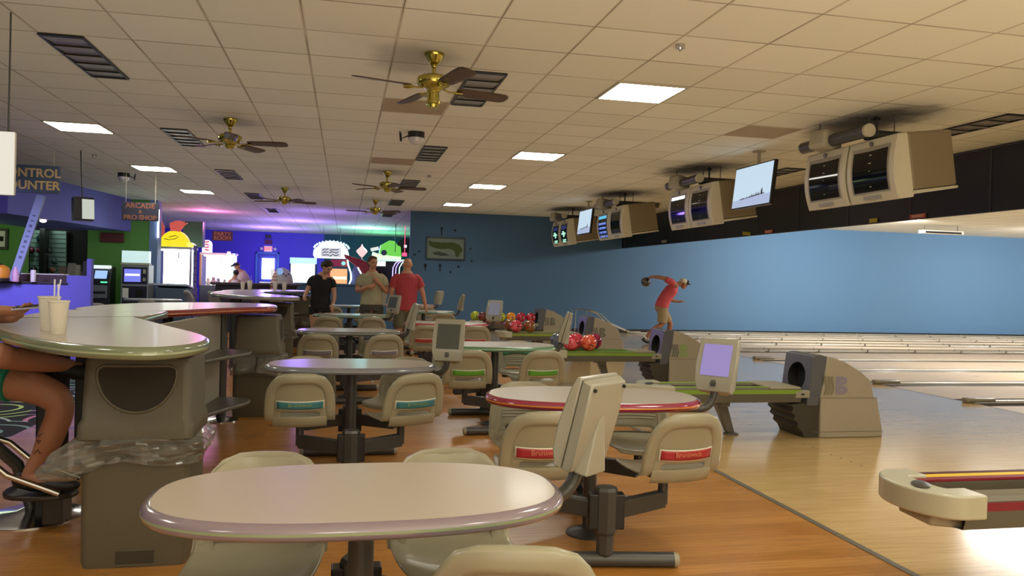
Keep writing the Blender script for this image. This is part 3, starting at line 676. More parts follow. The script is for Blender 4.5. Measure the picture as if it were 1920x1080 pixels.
# ---------------- table scoring monitors
def score_monitor(tx, ty, hx, hy, yaw, tilt, scr, lab, z0=.79):
    """arm leaves the table end at (tx,ty); head centre (hx,hy); yaw = direction the screen faces (0 = -Y)"""
    t = thing('scoring_monitor', lab, 'monitor', (tx, ty, 0), 0, 'scoring monitors on bent arms')
    d = V((hx-tx, hy-ty, 0)); N = 8
    pts = [V((-.18, 0, .70)), V((0, 0, .70))+d*.0]
    for k in range(N+1):
        a = pi/2*k/N; pts.append(V((0, 0, .70))+d*(.25+.75*sin(a))+V((0, 0, .10*(1-cos(a)))))
    pts.append(pts[-1]+V((0, 0, .03)))
    MB().tube(pts, .022, 14).build('bent_arm', M_STEEL, t, smooth=60)
    T = Matrix.Translation((d.x, d.y, z0)) @ Matrix.Rotation(R(yaw), 4, 'Z') @ Matrix.Rotation(R(-tilt), 4, 'X')
    # body: local front = -Y, width X .235, height .30
    b = MB(); prof = [(-.030, 0), (-.042, .06), (-.042, .15), (-.034, .26), (-.022, .305), (-.004, .305), (-.004, 0)]
    ww = [.095, .112, .118, .112, .108, .108, .095]
    pl = [[(s*wi, y, z) for (y, z), wi in zip(prof, ww)] for s in (-1, 1)]; n = len(prof)
    b.add(pl[0]+pl[1], [tuple(range(n)), tuple(range(n, 2*n))]+[(i, (i+1) % n, n+(i+1) % n, n+i) for i in range(n)], T)
    fr = b.build('front_casing', M_CONS, t, smooth=30, bev=.006)
    b = MB(); prof2 = [(-.001, 0), (-.001, .303), (.034, .296), (.040, .20), (.040, .03), (.03, 0)]; ww2 = [.095, .108, .098, .102, .102, .088]
    pl = [[(s*wi, y, z) for (y, z), wi in zip(prof2, ww2)] for s in (-1, 1)]; n = len(prof2)
    b.add(pl[0]+pl[1], [tuple(range(n)), tuple(range(n, 2*n))]+[(i, (i+1) % n, n+(i+1) % n, n+i) for i in range(n)], T); bk = b.build('back_casing', M_CONS, t, smooth=30, bev=.006)
    b = MB(); b.add([(-.07, .03, .0), (.07, .03, .0), (.055, .075, .0), (-.055, .075, .0), (-.012, .040, .19), (.012, .040, .19)], [(0, 1, 2, 3), (3, 2, 5, 4), (0, 3, 4), (1, 5, 2), (0, 4, 5, 1)], T); b.build('arm_fairing', M_CONS, bk, smooth=0, bev=.006)
    for sx, sz in ((-.085, .28), (.085, .28), (-.08, .02)): MB().cyl(T @ V((sx, .036, sz)), T @ V((sx, .043, sz)), .006, seg=8).build('screw_hole', M_BLACK, bk)
    b = MB(); q = [(-.082, .085, -.0455), (.082, .085, -.0455), (.082, .17, -.0445), (.082, .265, -.0355), (-.082, .265, -.0355), (-.082, .17, -.0445)]
    b.add([(x, y, z) for x, z, y in q], [(0, 1, 2, 5), (5, 2, 3, 4)], T); b.build('screen', scr, fr, smooth=30, fix=False)
    b = MB()
    for k in range(5): b.box((0, -.0405, .030+.0075*k), (.034-.004*abs(k-2), .006, .004), T=T)
    b.build('speaker_slots', M_BLACK, fr, smooth=0)
    return t
GS = mat('screen_slate', '3c4440', .25, coat=.5)
score_monitor(.64, 2.36, .75, 2.42, -141, 16, GS, 'closest scoring monitor seen from behind, at the right end of the nearest table')
score_monitor(.62, 5.56, .725, 5.50, -20, 15, GS, 'scoring monitor with a dark screen facing the camera, second in the left row')
score_monitor(.64, 9.06, .73, 9.05, -100, 16, GS, 'scoring monitor seen edge-on at the end of the third left-row table')
score_monitor(.66, 12.72, .76, 12.7, -42, 15, mat('screen_grey', '4c5458', .3), 'dark-screened scoring monitor between the woman in beige and the man in red')
score_monitor(.66, 16.6, .75, 16.6, -130, 15, GS, 'farthest scoring monitor of the left row, behind the woman in beige')
score_monitor(1.91, 4.00, 2.01, 3.98, -48, 17, glow('lilac_screen', (.36, .28, .62), .95), 'scoring monitor with a glowing lilac screen at the end of the crimson-edged table')
score_monitor(1.98, 7.33, 2.07, 7.33, -106, 15, GS, 'scoring monitor seen edge-on at the end of the green-edged table')
score_monitor(1.97, 10.85, 2.06, 10.8, -28, 16, glow('pale_screen', (.35, .34, .42), .5), 'scoring monitor with a pale grey screen in front of the far row of balls')
score_monitor(2.02, 14.6, 2.12, 14.6, -104, 14, GS, 'scoring monitor seen edge-on at the end of the fourth right-row table')
score_monitor(2.02, 17.9, 2.10, 17.9, -140, 14, GS, 'farthest scoring monitor of the right row, seen from behind against the blue wall')
# ================================================================ BALL RETURNS
M_HOOD = mat('hood_cream', 'a39b8a', .5, noise=.05, nscale=30, bump=.03); M_HOODG = mat('hood_slate', '5a5d64', .4, noise=.05, nscale=8); M_RACK = mat('rack_grey', '5a564c', .4)
M_LOGO = {'v': mat('logo_violet', '8a8296', .5), 'g': mat('logo_green', '8ca468', .5), 's': mat('logo_slate', '6a6c62', .5)}
def ball_return(y, stripes, logo, lab, hood=True, x0=2.62, ztop=.50):
    t = thing('ball_return', lab, 'ball return', (x0, y, 0), 0, 'ball returns along the approach')
    L = 4.12-x0; zt = ztop-.05
    # rack body: shallow trough, with rounded sides
    for s in (-1, 1):
        yo = s*.155
        prof = [(-.075, 0), (-.085, -.05), (-.065, -.12), (.05, -.13), (.08, -.09), (.075, 0)]
        b = MB(); P = [[(x, yo+a*(-s), zt+z) for a, z in prof] for x in (.16, L)]
        b.grid(P); b.add([p for p in P[1]], [tuple(range(6))]); b.build('rack_rail', M_RACK, t, smooth=50)
        top = MB(); top.grid([[(x, yo+a, zt+z) for a, z in ((-.075, 0), (-.05, .014), (-.02, .0), (.02, 0.), (.05, .014), (.075, 0))] for x in (.16, L)]); top.build('track_top', mat('track_taupe', '6d6658', .5), t, smooth=0)
        for j, (c, a0, a1) in enumerate(stripes):
            if s < 0 and logo == 'v' and len(stripes) > 2: break
            MB().b2(.17, L-.30, yo+a0, yo+a1, zt+.002, zt+.016).build('track_stripe', mat('stripe_'+c, c, .5), t, smooth=0, bev=.003)
        MB().b2(.16, L, yo-s*(-.079)-.004, yo-s*(-.079)+.004, zt-.045, zt-.004).build('side_stripe', mat('stripe_'+stripes[0][0], stripes[0][0], .5), t, smooth=0)
    MB().b2(L-.30, L, -.22, .22, zt+.001, zt+.02).build('rack_apron', M_PLASTD, t, smooth=0, bev=.005)
    # end cap: crescent with hand dryer grille
    poly = []
    for k in range(21):
        a = pi/2+pi*k/20; poly.append((.17+.17*cos(a)*1.0, .245*sin(a)))
    inner = [(.17+.02*cos(pi/2+pi*k/12), .11*sin(pi/2+pi*k/12)) for k in range(12, -1, -1)]
    poly = poly+[(.26, -.245), (.26, -.11)]+inner+[(.26, .11), (.26, .245)]
    ec = MB().prism(poly, zt-.075, zt+.03).build('end_cap', M_CAPW, t, smooth=50, bev=.028, bseg=4)
    MB().lathe([(.03, 0), (.07, .0), (.072, .004), (.06, .008), (.02, .007)], seg=20, T=Matrix.Translation((.09, -.05, zt+.03)) @ Matrix.Rotation(R(-35), 4, 'Z') @ Matrix.Diagonal((.55, 1, 1, 1))).build('dryer_grille', mat('grille_dark', '4c4a44', .3, metal=.4), ec, smooth=40)
    MB().prism([(.08, -.12), (.2, -.18), (.24, -.14), (.24, .1), (.1, .1)], zt-.13, zt-.07).build('cap_skirt', M_PLASTD, ec, smooth=30, bev=.01)
    if not hood: 
        b = MB(); b.tube([(L*.75, 0, zt-.1), (L*.8, 0, .02)], .04, 12); b.build('leg', M_RACK, t); return t
    b = MB(); b.box((L*.52, 0, zt-.14), (.10, .34, .05)); b.add([(L*.50, -.05, zt-.15), (L*.50+.11, -.05, zt-.15), (L*.50+.20, -.04, .02), (L*.50+.13, -.04, .02), (L*.50, .05, zt-.15), (L*.50+.11, .05, zt-.15), (L*.50+.20, .04, .02), (L*.50+.13, .04, .02)], [(0, 1, 2, 3), (4, 5, 6, 7), (0, 1, 5, 4), (1, 2, 6, 5), (3, 2, 6, 7), (0, 3, 7, 4)])
    b.build('leg', M_RACK, t, smooth=0, bev=.012); MB().lathe([(.07, 0), (.068, .012), (.03, .026)], (L*.50+.18, 0, 0)).build('foot_plate', M_RACK, t)
    # hood
    xo = 4.12-x0
    side = [(.20, 0), (.86, 0), (.855, .07), (.79, .37), (.755, .38), (.72, .53), (.62, .61), (.45, .70), (.32, .745), (.255, .752), (.225, .50), (.20, .40)]
    side = [(xo+x, z) for x, z in side]; W = .235
    b = MB(); n = len(side); b.add([(x, -W, z) for x, z in side]+[(x, W, z) for x, z in side], [tuple(range(n)), tuple(range(n, 2*n))]+[(i, (i+1) % n, n+(i+1) % n, n+i) for i in range(n)])
    hd = b.build('hood', M_HOOD, t, smooth=28, bev=.012)
    face = [(xo+.06, .30), (xo+.11, .72), (xo+.14, .758), (xo+.19, .768), (xo+.26, .750), (xo+.20, .40), (xo+.175, .30)]
    b = MB(); n = len(face); W2 = .225
    # slate face plate with an oval mouth cut through the front, built as a ring
    mouth = [(.145*cos(2*pi*k/24), .545+.135*sin(2*pi*k/24)) for k in range(24)]
    def fxz(z): return xo+.06+.05*max(0, (z-.30)/.42)
    outer = []
    for k in range(24):
        a = 2*pi*k/24; cy_, cz_ = cos(a), sin(a); s_ = min(W2/max(1e-4, abs(cy_)), .225/max(1e-4, abs(cz_))); outer.append((cy_*s_*.99, .525+cz_*s_))
    b.add([(fxz(z), y_, z) for y_, z in outer]+[(fxz(z), y_, z) for y_, z in mouth],
          [(k, (k+1) % 24, 24+(k+1) % 24, 24+k) for k in range(24)])
    for s in (-1, 1):
        b.add([(x, s*W2, z) for x, z in face], [tuple(range(n))])
    b.add([(x, -W2, z) for x, z in face]+[(x, W2, z) for x, z in face], [(i, i+1, n+i+1, n+i) for i in range(1, n-1)])
    fc = b.build('hood_face', M_HOODG, t, smooth=30)
    MB().add([(fxz(z), y_, z) for y_, z in mouth]+[(fxz(z)+.08, y_*.9, z) for y_, z in mouth], [(k, (k+1) % 24, 24+(k+1) % 24, 24+k) for k in range(24)]+[tuple(range(24, 48))]).build('ball_mouth', M_DARK, fc, smooth=0)  # walls coloured dark to give the mouth its inner shade
    # bellows below the face
    pz = [(-.09, .31), (-.06, .275), (-.08, .24), (-.04, .205), (-.055, .17), (-.01, .135), (-.02, .10), (.03, .06), (.06, 0), (.21, 0), (.21, .33)]
    b = MB(); n = len(pz); b.add([(xo+x, -.21, z) for x, z in pz]+[(xo+x, .21, z) for x, z in pz], [tuple(range(n)), tuple(range(n, 2*n))]+[(i_, (i_+1) % n, n+(i_+1) % n, n+i_) for i_ in range(n)])
    b.build('bellows', mat('bellows_dark', '3c382f', .6), t, smooth=0)
    MB().box((xo+.01, -.19, .405), (.15, .10, .07)).build('bracket', M_CONS, t, smooth=0, bev=.012)
    MB().box((xo+.01, -.2405, .405), (.03, .004, .015)).build('bracket_slot', M_BLACK, t, smooth=0)
    MB().b2(xo+.13, xo+.80, -W-.003, -W, .368, .372).b2(xo+.13, xo+.86, -W-.003, -W, .055, .059).build('hood_seam', mat('seam_shade', '6c6454', .6), hd, smooth=0)
    # side logo: three wavy bars merging into a B
    lc = M_LOGO[logo]; y_ = -W-.0035; lx, lz = xo+.355, .485
    b = MB()
    for j in range(3):
        pts = []
        for k in range(9): v = k/8; pts.append((lx-.105+.034*j+.014*sin(v*pi*1.6)-.018*(1-v), lz-.085+.17*v))
        b.grid([[(x-.0125, y_, z) for x, z in pts], [(x+.0125, y_, z) for x, z in pts]])
    b.build('logo_bars', M_LOGO['s'] if logo != 'v' else mat('logo_taupe', '7c7660', .5), hd, smooth=0)
    b = MB()
    bx = lx-.008
    def bump_(z0, z1, w0, w1):
        pts = [(bx, z0)]
        for k in range(9): a = -pi/2+pi*k/8; pts.append((bx+w0+(w1-w0)*max(0, cos(a)), (z0+z1)/2+(z1-z0)/2*sin(a)))
        pts.append((bx, z1)); return pts
    for pts in (bump_(lz-.085, lz+.0, .06, .125), bump_(lz+.004, lz+.085, .06, .118)):
        b.add([(x, y_, z) for x, z in pts], [tuple(range(len(pts)))])
    b.build('logo_letter', lc, hd, smooth=0)
    for zc in (lz-.042, lz+.044): MB().box((bx+.06, y_-.001, zc), (.045, .001, .008)).build('logo_counter', M_HOOD, hd, smooth=0)
    return t
GN = '7a9c2c'
ball_return(3.04, [('7c1c2c', -.075, -.03), ('d8b820', -.028, .02), ('4c1018', .024, .06)], 'v', 'nearest ball return with maroon and yellow tracks, entering at the lower right edge', True, 2.42, .545)
ball_return(6.68, [(GN, -.03, .03)], 'v', 'empty ball return with green tracks and a violet B on its hood, middle right', True, 2.62)
ball_return(10.12, [(GN, -.07, -.02), ('3c8c58', .0, .05)], 'g', 'ball return with green tracks, red balls and a green B on its hood', True, 2.62)
ball_return(13.57, [('8ca02c', -.03, .03)], 's', 'ball return with two balls on it and a slate B on its hood', True, 2.62)
ball_return(17.0, [('6c2c28', -.07, .07)], 's', 'farthest ball return with a brown-red rack of coloured balls, by the blue wall', True, 2.7)
# ---------------- bowling balls
def ball_mat(nm, a, b_, sc=5):
    m = mat(nm, a, .12, coat=.8); n, l = nodes(m); p = n['Principled BSDF']
    tc = n.new('ShaderNodeTexCoord'); wv = n.new('ShaderNodeTexNoise'); wv.inputs['Scale'].default_value = sc; wv.inputs['Detail'].default_value = 3; wv.inputs['Distortion'].default_value = 2.5; l.new(tc.outputs['Object'], wv.inputs['Vector'])
    r = n.new('ShaderNodeMapRange'); r.inputs['From Min'].default_value = .42; r.inputs['From Max'].default_value = .6; l.new(wv.outputs['Fac'], r.inputs[0])
    l.new(mixc(n, l, r.outputs[0], lin(a), lin(b_)), p.inputs['Base Color']); return m
BR = .109
def ball(x, y, z, m, lab, rot=(0, 0, 0), grp='bowling balls on the returns'):
    t = thing('bowling_ball', lab, 'bowling ball', (x, y, z), 0, grp); t.rotation_euler = rot
    MB().sph((0, 0, 0), BR, 32, 20).build('ball_body', m, t, smooth=80)
    for a, e in ((0, 0), (16, 0), (8, -22)):
        d = V((sin(R(a))*cos(R(e)), -cos(R(a))*cos(R(e)), sin(R(e)))); MB().cyl(d*(BR-.004), d*(BR+.0008), .012, seg=12).build('finger_hole', M_BLACK, t)
RP = ball_mat('ball_red_pink', 'c8203c', 'e86070'); RO = ball_mat('ball_orange_red', 'd83820', 'f08060', 7); MA = ball_mat('ball_magenta', '8c1040', 'b02858'); SL = ball_mat('ball_slate', '505868', '687084')
OL = ball_mat('ball_olive', '6c6428', 'a03c30', 6); YG = ball_mat('ball_lime', 'a8b820', 'c0d030'); ORG = ball_mat('ball_orange', 'e08818', 'f0a030'); CR = ball_mat('ball_crimson', 'a81838', 'c83048'); DK = ball_mat('ball_dark_red', '581820', '80302c')
zb = .465+BR
ball(2.86, 10.27, zb, SL, 'slate grey bowling ball at the left end of the red balls'); ball(2.96, 9.975, zb, RP, 'pink-red marbled bowling ball, front left of the group on the green return', (0, 0, .5)); ball(3.11, 10.27, zb, RP, 'pink-red bowling ball behind the marbled orange one', (.5, 0, 1))
ball(3.20, 9.975, zb, RO, 'orange-red marbled bowling ball, front of the group on the green return', (.2, .4, 0)); ball(3.375, 10.27, zb, MA, 'dark magenta bowling ball at the right of the group on the green return')
ball(2.91, 13.72, zb, OL, 'olive bowling ball mostly hidden behind the pink-red one on the fourth return'); ball(2.965, 13.42, zb, RP, 'pink-red bowling ball on the fourth return'); ball(3.21, 13.42, zb, OL, 'olive and red marbled bowling ball on the fourth return', (1, 0, 1))
for x, m, lab in ((2.85, YG, 'lime bowling ball peeking from behind the dark red one, far left of the farthest row'), (2.97, DK, 'dark red bowling ball left of the pale screen on the farthest return'), (3.37, YG, 'lime green bowling ball right of the pale screen'), (3.60, ORG, 'orange bowling ball in the farthest row'), (3.83, CR, 'crimson bowling ball beside the orange one'), (4.05, CR, 'crimson bowling ball at the right end of the farthest row')):
    ball(x, 16.85 if m is not YG or x > 3 else 17.15, .455+BR, m, lab)
# metal hand rail by the wall
t = thing('ball_ramp', 'chrome tubular ramp stand on the approach before the blue wall', 'ramp', (5.8, 19.3, 0))
for yy in (0, .35):
    MB().tube([(0, yy, .02), (.02, yy, .68), (.42, yy, .66), (.70, yy, .56), (.95, yy, .34), (1.5, yy, .12)], .013, 8).build('side_rail', M_CHROME, t)
    MB().cyl((.42, yy, .66), (.42, yy, .02), .012, seg=8).build('leg', M_CHROME, t)
MB().cyl((.02, 0, .68), (.02, .35, .68), .012, seg=8).build('cross_bar', M_CHROME, t); MB().cyl((.95, 0, .34), (.95, .35, .34), .012, seg=8).build('cross_bar', M_CHROME, t)
M_RAIL = mat('rail_pale', '8c877a', .5)
# raised bumper rails on the far lanes
RN = ['nearest', 'second nearest', 'third nearest', 'farthest']
for ci, c in enumerate([c for c in cs if c > 15]):
  for s in (-1, 1):
    t = thing('bumper_rail', 'pale bumper rail with short posts, %s side of the %s railed divider' % ('near' if s < 0 else 'far', RN[ci]), 'bumper rail', (8.3, c+s*.10, 0), 0, 'bumper rails along the far lanes')
    MB().cyl((0, 0, .055), (18.5, 0, .055), .008, seg=8).build('rail', M_RAIL, t)
    for k in range(16): MB().box((.6+1.2*k, 0, .035), (.03, .024, .07)).build('post', M_RAIL, t, smooth=0)
# ================================================================ TALL TABLE SPINES
def chaikin(p, it=2):
    for _ in range(it):
        q = []; n = len(p)
        for i in range(n):
            a, b_ = V(p[i]), V(p[(i+1) % n]); q += [tuple(a*.75+b_*.25), tuple(a*.25+b_*.75)]
        p = q
    return p
PA = chaikin([(-1.99, 5.27), (-1.93, 4.8), (-1.60, 4.15), (-1.195, 3.60), (-.95, 3.41), (-.72, 3.37), (-.61, 3.60), (-.61, 3.88), (-.72, 4.22), (-.98, 4.75), (-1.35, 5.59), (-1.38, 5.60)])
PB = [(-1.985, 5.30), (-1.37, 5.62), (-1.305, 5.62), (-1.345, 6.50), (-1.60, 6.33), (-1.77, 6.30), (-1.95, 6.42), (-2.06, 6.40), (-2.05, 5.85)]
PC = chaikin([(-2.10, 6.8), (-1.97, 6.40), (-1.77, 6.27), (-1.6, 6.30), (-1.34, 6.53), (-1.12, 7.0), (-.94, 7.35), (-.70, 7.60), (-.64, 7.8), (-.66, 8.15), (-.80, 8.45), (-1.05, 8.53), (-1.31, 8.50), (-1.78, 8.22), (-2.04, 7.6)])
def edge(m): return mat('edge_'+m, m, .18, coat=.7)
SEGM = [('first', PA, '7c8468', 'a8b08c'), ('second', PB, '8c8a80', '9c9a90'), ('third', PC, '8c3038', 'c88848')]
def spine(dy, which, cols):
    t = thing('tall_table', which, 'table', (-1.4, 5.9+dy, 0), 0, 'tall angled bar-height tables')
    for (nm, P, c, c2), cc in zip(SEGM, cols):
        c_, c2_ = cc; slab(t, [(x+1.4, y-5.9) for x, y in P], 1.07, .055, M_LAM, edge(c_), edge(c2_), 'tabletop')
    for x, y in ((-1.56, 4.75), (-1.12, 4.32), (-1.75, 6.0)): MB().box((x+1.4, y-5.9, .51), (.13, .13, 1.0)).build('column', M_BLACK, t, smooth=0, bev=.01)
    for x, y in ((-1.10, 7.68), (-1.5, 7.3)):
        MB().cyl((x+1.4, y-5.9, .01), (x+1.4, y-5.9, 1.02), .045).build('pole', M_STEEL, t); MB().lathe([(.16, 0), (.16, .008), (.13, .02), (.06, .026), (.05, .03)], (x+1.4, y-5.9, 0)).build('floor_flange', M_CHROME, t, smooth=40)
    p0, p1 = V((-1.32+1.4, 4.7-5.9, 0)), V((-1.10+1.4, 7.45-5.9, 0)); d = p1-p0
    MB().box(((p0+p1)/2+V((0, 0, .62))), (d.length, .03, .78), (0, 0, atan2(d.y, d.x))).build('divider_panel', mat('panel_grey', '9a9486', .5), t, smooth=0)
    for z in (.66, .23):
        q = chaikin([(-1.42, 5.55), (-1.24, 5.6), (-1.17, 6.1), (-.95, 6.75), (-.78, 7.1), (-.80, 7.35), (-1.0, 7.42), (-1.3, 7.40)], 2)
        MB().prism([(x+1.4, y-5.9) for x, y in q], z, z+.032).build('bag_shelf', mat('shelf_grey', '5c5a50', .4), t, smooth=50, bev=.012)
    return t
spine(0, 'long angled tall table with green and red edges holding the two foam cups, at left', [('7c8468', 'a8b08c'), ('8c8a80', '9c9a90'), ('8c3038', 'c88848')])
spine(7.45, 'farther tall angled table at left, holding foam cups and a basket stack', [('8a8a88', 'a8a8a4'), ('8c8a80', '9c9a90'), ('3c4c5c', '68788c')])
# ---------------- bins
from mathutils import noise
M_BAG = mat('clear_bag', '8c8a82', .16, coat=.6, alpha=.55)
def bin_(x, y, rz, lab, seed):
    rr = random.Random(seed)
    t = thing('waste_bin', lab, 'waste bin', (x, y, 0), rz, 'moulded waste bins at the tall table ends')
    W = .235; D = .42       # front at local y=0, body behind (+y)
    def rect(w_, y0, y1, r=.04, n=4):
        pts = []
        for cx_, cy_, a0 in ((w_-r, y0+r, -90), (w_-r, y1-r, 0), (-w_+r, y1-r, 90), (-w_+r, y0+r, 180)):
            for k in range(n+1): a = R(a0+90*k/n); pts.append((cx_+r*cos(a), cy_+r*sin(a)))
        return pts
    b = MB(); P = []
    for z, w_, e in ((0, .225, .0), (.03, .232, -.004), (.50, .236, -.004), (.57, .232, .0), (.585, .20, .04)):
        q = rect(w_, e, D-e); q = q+[q[0]]; P.append([(a, c, z) for a, c in q])
    b.grid(P); lo = b.build('lower_body', M_BODYG, t, smooth=50)
    MB().b2(-.075, .09, -.008, .0, .018, .078).build('base_recess', mat('recess_dark', '3a3428', .6), lo, smooth=0)
    MB().b2(-.086, .101, -.006, -.001, .008, .018).b2(-.086, .101, -.006, -.001, .078, .086).build('recess_lip', M_BODYG, lo, smooth=0)
    # crumpled liner
    b = MB(); P = []; NR_ = 16
    q0 = rect(.243, -.018, D+.02, r=.05, n=10); q = []
    for i in range(len(q0)):
        a, c = V(q0[i]), V(q0[(i+1) % len(q0)]); m_ = max(1, int((c-a).length/.022))
        q += [tuple(a.lerp(c, k/m_)) for k in range(m_)]
    for i in range(NR_+1):
        v = i/NR_; row = []
        for k, (a, c) in enumerate(q):
            left = max(0, -a/.24); rgt = max(0, a/.24); fr = 1 if c < D*.5 else .5
            n1 = noise.noise(V((a*9+seed, c*9, v*2.2))); n2 = noise.noise(V((a*26, c*26+seed, v*7)))
            drop = .13+.05*noise.noise(V((a*6+seed, c*5, 3.3)))+.07*left**3
            out = (.02+.042*n1+.026*n2)*min(1, v*5+.15)*fr; sw = left**4*sin(pi*min(1, v*1.1))*.15*fr
            nx, ny = a/.24, (c-D/2)/(D/2); row.append((a+nx*out-sw+rgt**4*.03*sin(pi*v), c+ny*out, .602-drop*v-.35*left**4*.18*sin(pi*v)+.012*n2))
        row.append(row[0]); P.append(row)
    b.grid(P); bg_ = b.build('bin_liner', M_BAG, t, smooth=14, fix=False)
    # hood
    b = MB(); P = []
    for z, w_, e in ((.592, .246, -.02), (.600, .252, -.026), (.665, .250, -.022), (.69, .238, -.006), (.95, .232, .012), (.968, .226, .02), (.975, .20, .05)):
        q = rect(w_, e, D-e*.5, .035); q = q+[q[0]]; P.append([(a, c, z) for a, c in q])
    b.grid(P); b.add([(a, c, .975) for a, c in rect(.20, .05, D-.025, .035)], [tuple(range(20))]); hd = b.build('hood', M_BODYG, t, smooth=40)
    m_ = []
    for k in range(25): a = pi+pi*k/24; m_.append((.172*cos(a)*(1.0), .905+.185*sin(a)))
    m_ = [(-.165, .925)]+m_+[(.165, .925), (.14, .935), (-.14, .935)]
    yf = -.006
    def fy(z): return -.006+(.018)*(z-.69)/.26
    MB().add([(a, fy(z)-.0035, z) for a, z in m_], [tuple(range(len(m_)))]).build('opening', mat('bin_inside', '2c261e', .8), hd, smooth=0)
    ps = [(a, fy(z)-.003, z) for a, z in m_]+[(m_[0][0], fy(m_[0][1])-.003, m_[0][1])]
    MB().tube(ps, .0075, 8, cap=False).build('opening_lip', M_BODYG, hd, smooth=60)
    return t
bin_(-.93, 3.90, R(0), 'nearest taupe waste bin with a half-round mouth and a clear liner hanging out', 3)
bin_(-.60, 8.06, R(90), 'taupe waste bin seen side-on, at the red tip of the tall table', 5)
bin_(-.94, 11.35, R(0), 'waste bin with a half-round mouth farther off, facing the camera between the two tall tables', 8)
bin_(-.60, 15.5, R(90), 'farthest waste bin behind the woman in black', 9)
# ---------------- cups
M_FOAM = mat('foam_white', 'dcd6c8', .6, noise=.03, nscale=80); M_STRAW = mat('straw', 'e0e4f0', .3)
def cup(x, y, z, lab, straws=1, s=1.0, lean=.1):
    t = thing('foam_cup', lab, 'cup', (x, y, z), 0, 'foam cups on the tall tables'); t.scale = (s, s, s)
    MB().lathe([(.030, 0), (.032, .004), (.044, .148), (.047, .150), (.047, .158), (.043, .158), (.042, .150), (.03, .02)], seg=28).build('cup_body', M_FOAM, t, smooth=40)
    for k in range(straws): MB().cyl((.01*(k+1), .0, .03), (.02+lean*.25*(k+1)-.05*k, .0, .235), .0035, seg=8).build('straw', M_STRAW, t)
cup(-1.405, 4.20, 1.07, 'left foam cup with two straws, behind the other on the near tall table', 2, 1.08); cup(-1.305, 4.02, 1.07, 'right foam cup with a straw, in front of the other on the near tall table', 1, 1.0, -.1)
cup(-1.73, 15.3, 1.07, 'foam cup with an upright straw on the far tall table, leftmost of its table', 1, 1.1, 0); cup(-1.845, 15.2, 1.07, 'short foam cup beside the leftmost one on the far tall table', 0, .9)
cup(-1.30, 15.6, 1.07, 'foam cup below the basket stack on the far tall table', 0, 1.05); cup(-1.13, 15.6, 1.07, 'rightmost foam cup on the far tall table', 0, 1.05)
t = thing('basket_stack', 'tall stack of orange-red snack baskets on the far tall table', 'baskets', (-1.34, 15.75, 1.07))
for k in range(12): MB().prism(chaikin([(-.06, -.05), (.06, -.05), (.06, .05), (-.06, .05)], 1), .02+.032*k, .02+.032*k+.016).build('basket', mat('basket_a' if k % 2 else 'basket_b', 'c06848' if k % 2 else 'e0c0a8', .5), t, smooth=0)
# ================================================================ PEOPLE
SKIN = mat('skin', 'c08c70', .5, noise=.06, nscale=14); SKINT = mat('skin_tan', '9c6a50', .6, noise=.06, nscale=14)
class Blob:
    def __init__(s): s.b = MB()
    def limb(s, pts, rad, side=(1, 0, 0), flat=None, caps=True, seg=18):
        """tube through pts, radii rad, cross-section widened along 'side' by flat"""
        pts = [V(p) for p in pts]; n = len(pts); side = V(side)
        fl = flat if isinstance(flat, (list, tuple)) else [flat or 1]*n
        # resample with smooth interpolation
        Q = []; RR = []; FF = []
        for i in range(n-1):
            p0, p1, p2, p3 = pts[max(i-1, 0)], pts[i], pts[i+1], pts[min(i+2, n-1)]
            m = 5
            for k in range(m):
                t = k/m; Q.append(.5*((2*p1)+(p2-p0)*t+(2*p0-5*p1+4*p2-p3)*t*t+(3*p1-3*p2+p3-p0)*t**3)*1.0)
                e = t*t*(3-2*t); RR.append(rad[i]+(rad[i+1]-rad[i])*e); FF.append(fl[i]+(fl[i+1]-fl[i])*e)
        Q.append(pts[-1]); RR.append(rad[-1]); FF.append(fl[-1])
        rings = []
        N = len(Q)
        for i in range(N):
            tg = (Q[min(i+1, N-1)]-Q[max(i-1, 0)]).normalized(); sd = (side-tg*side.dot(tg))
            sd = sd.normalized() if sd.length > .05 else tg.orthogonal().normalized(); fr = tg.cross(sd)
            rings.append((Q[i], sd, fr, RR[i], FF[i], tg))
        R2 = []
        def ring(c, sd, fr, r, f): return [c+sd*cos(2*pi*k/seg)*r*f+fr*sin(2*pi*k/seg)*r for k in range(seg)]
        if caps:
            c, sd, fr, r, f, tg = rings[0]
            for a in (80, 55, 28): R2.append(ring(c-tg*r*sin(R(a)), sd, fr, r*cos(R(a)), f))
        for c, sd, fr, r, f, tg in rings: R2.append(ring(c, sd, fr, r, f))
        if caps:
            c, sd, fr, r, f, tg = rings[-1]
            for a in (28, 55, 80): R2.append(ring(c+tg*r*sin(R(a)), sd, fr, r*cos(R(a)), f))
        n2 = len(R2); vs = [p for r_ in R2 for p in r_]; fs = [tuple(range(seg))[::-1], tuple(range((n2-1)*seg, n2*seg))]
        for i in range(n2-1):
            for k in range(seg): k2 = (k+1) % seg; fs.append((i*seg+k, i*seg+k2, (i+1)*seg+k2, (i+1)*seg+k))
        s.b.add(vs, fs); return s
    def ell(s, c, r, T=None): 
        M = Matrix.Translation(V(c)) @ (T.to_4x4() if T else Matrix.Identity(4)); s.b.sph((0, 0, 0), r, 20, 12, T=M); return s
    def build(s, name, m, parent, vox=.01, sm=2, f=.5):
        o = s.b.build(name, m, parent, smooth=180)
        r = o.modifiers.new('remesh', 'REMESH'); r.mode = 'VOXEL'; r.voxel_size = vox; r.use_smooth_shade = True
        k = o.modifiers.new('smooth', 'SMOOTH'); k.iterations = sm; k.factor = f
        return o
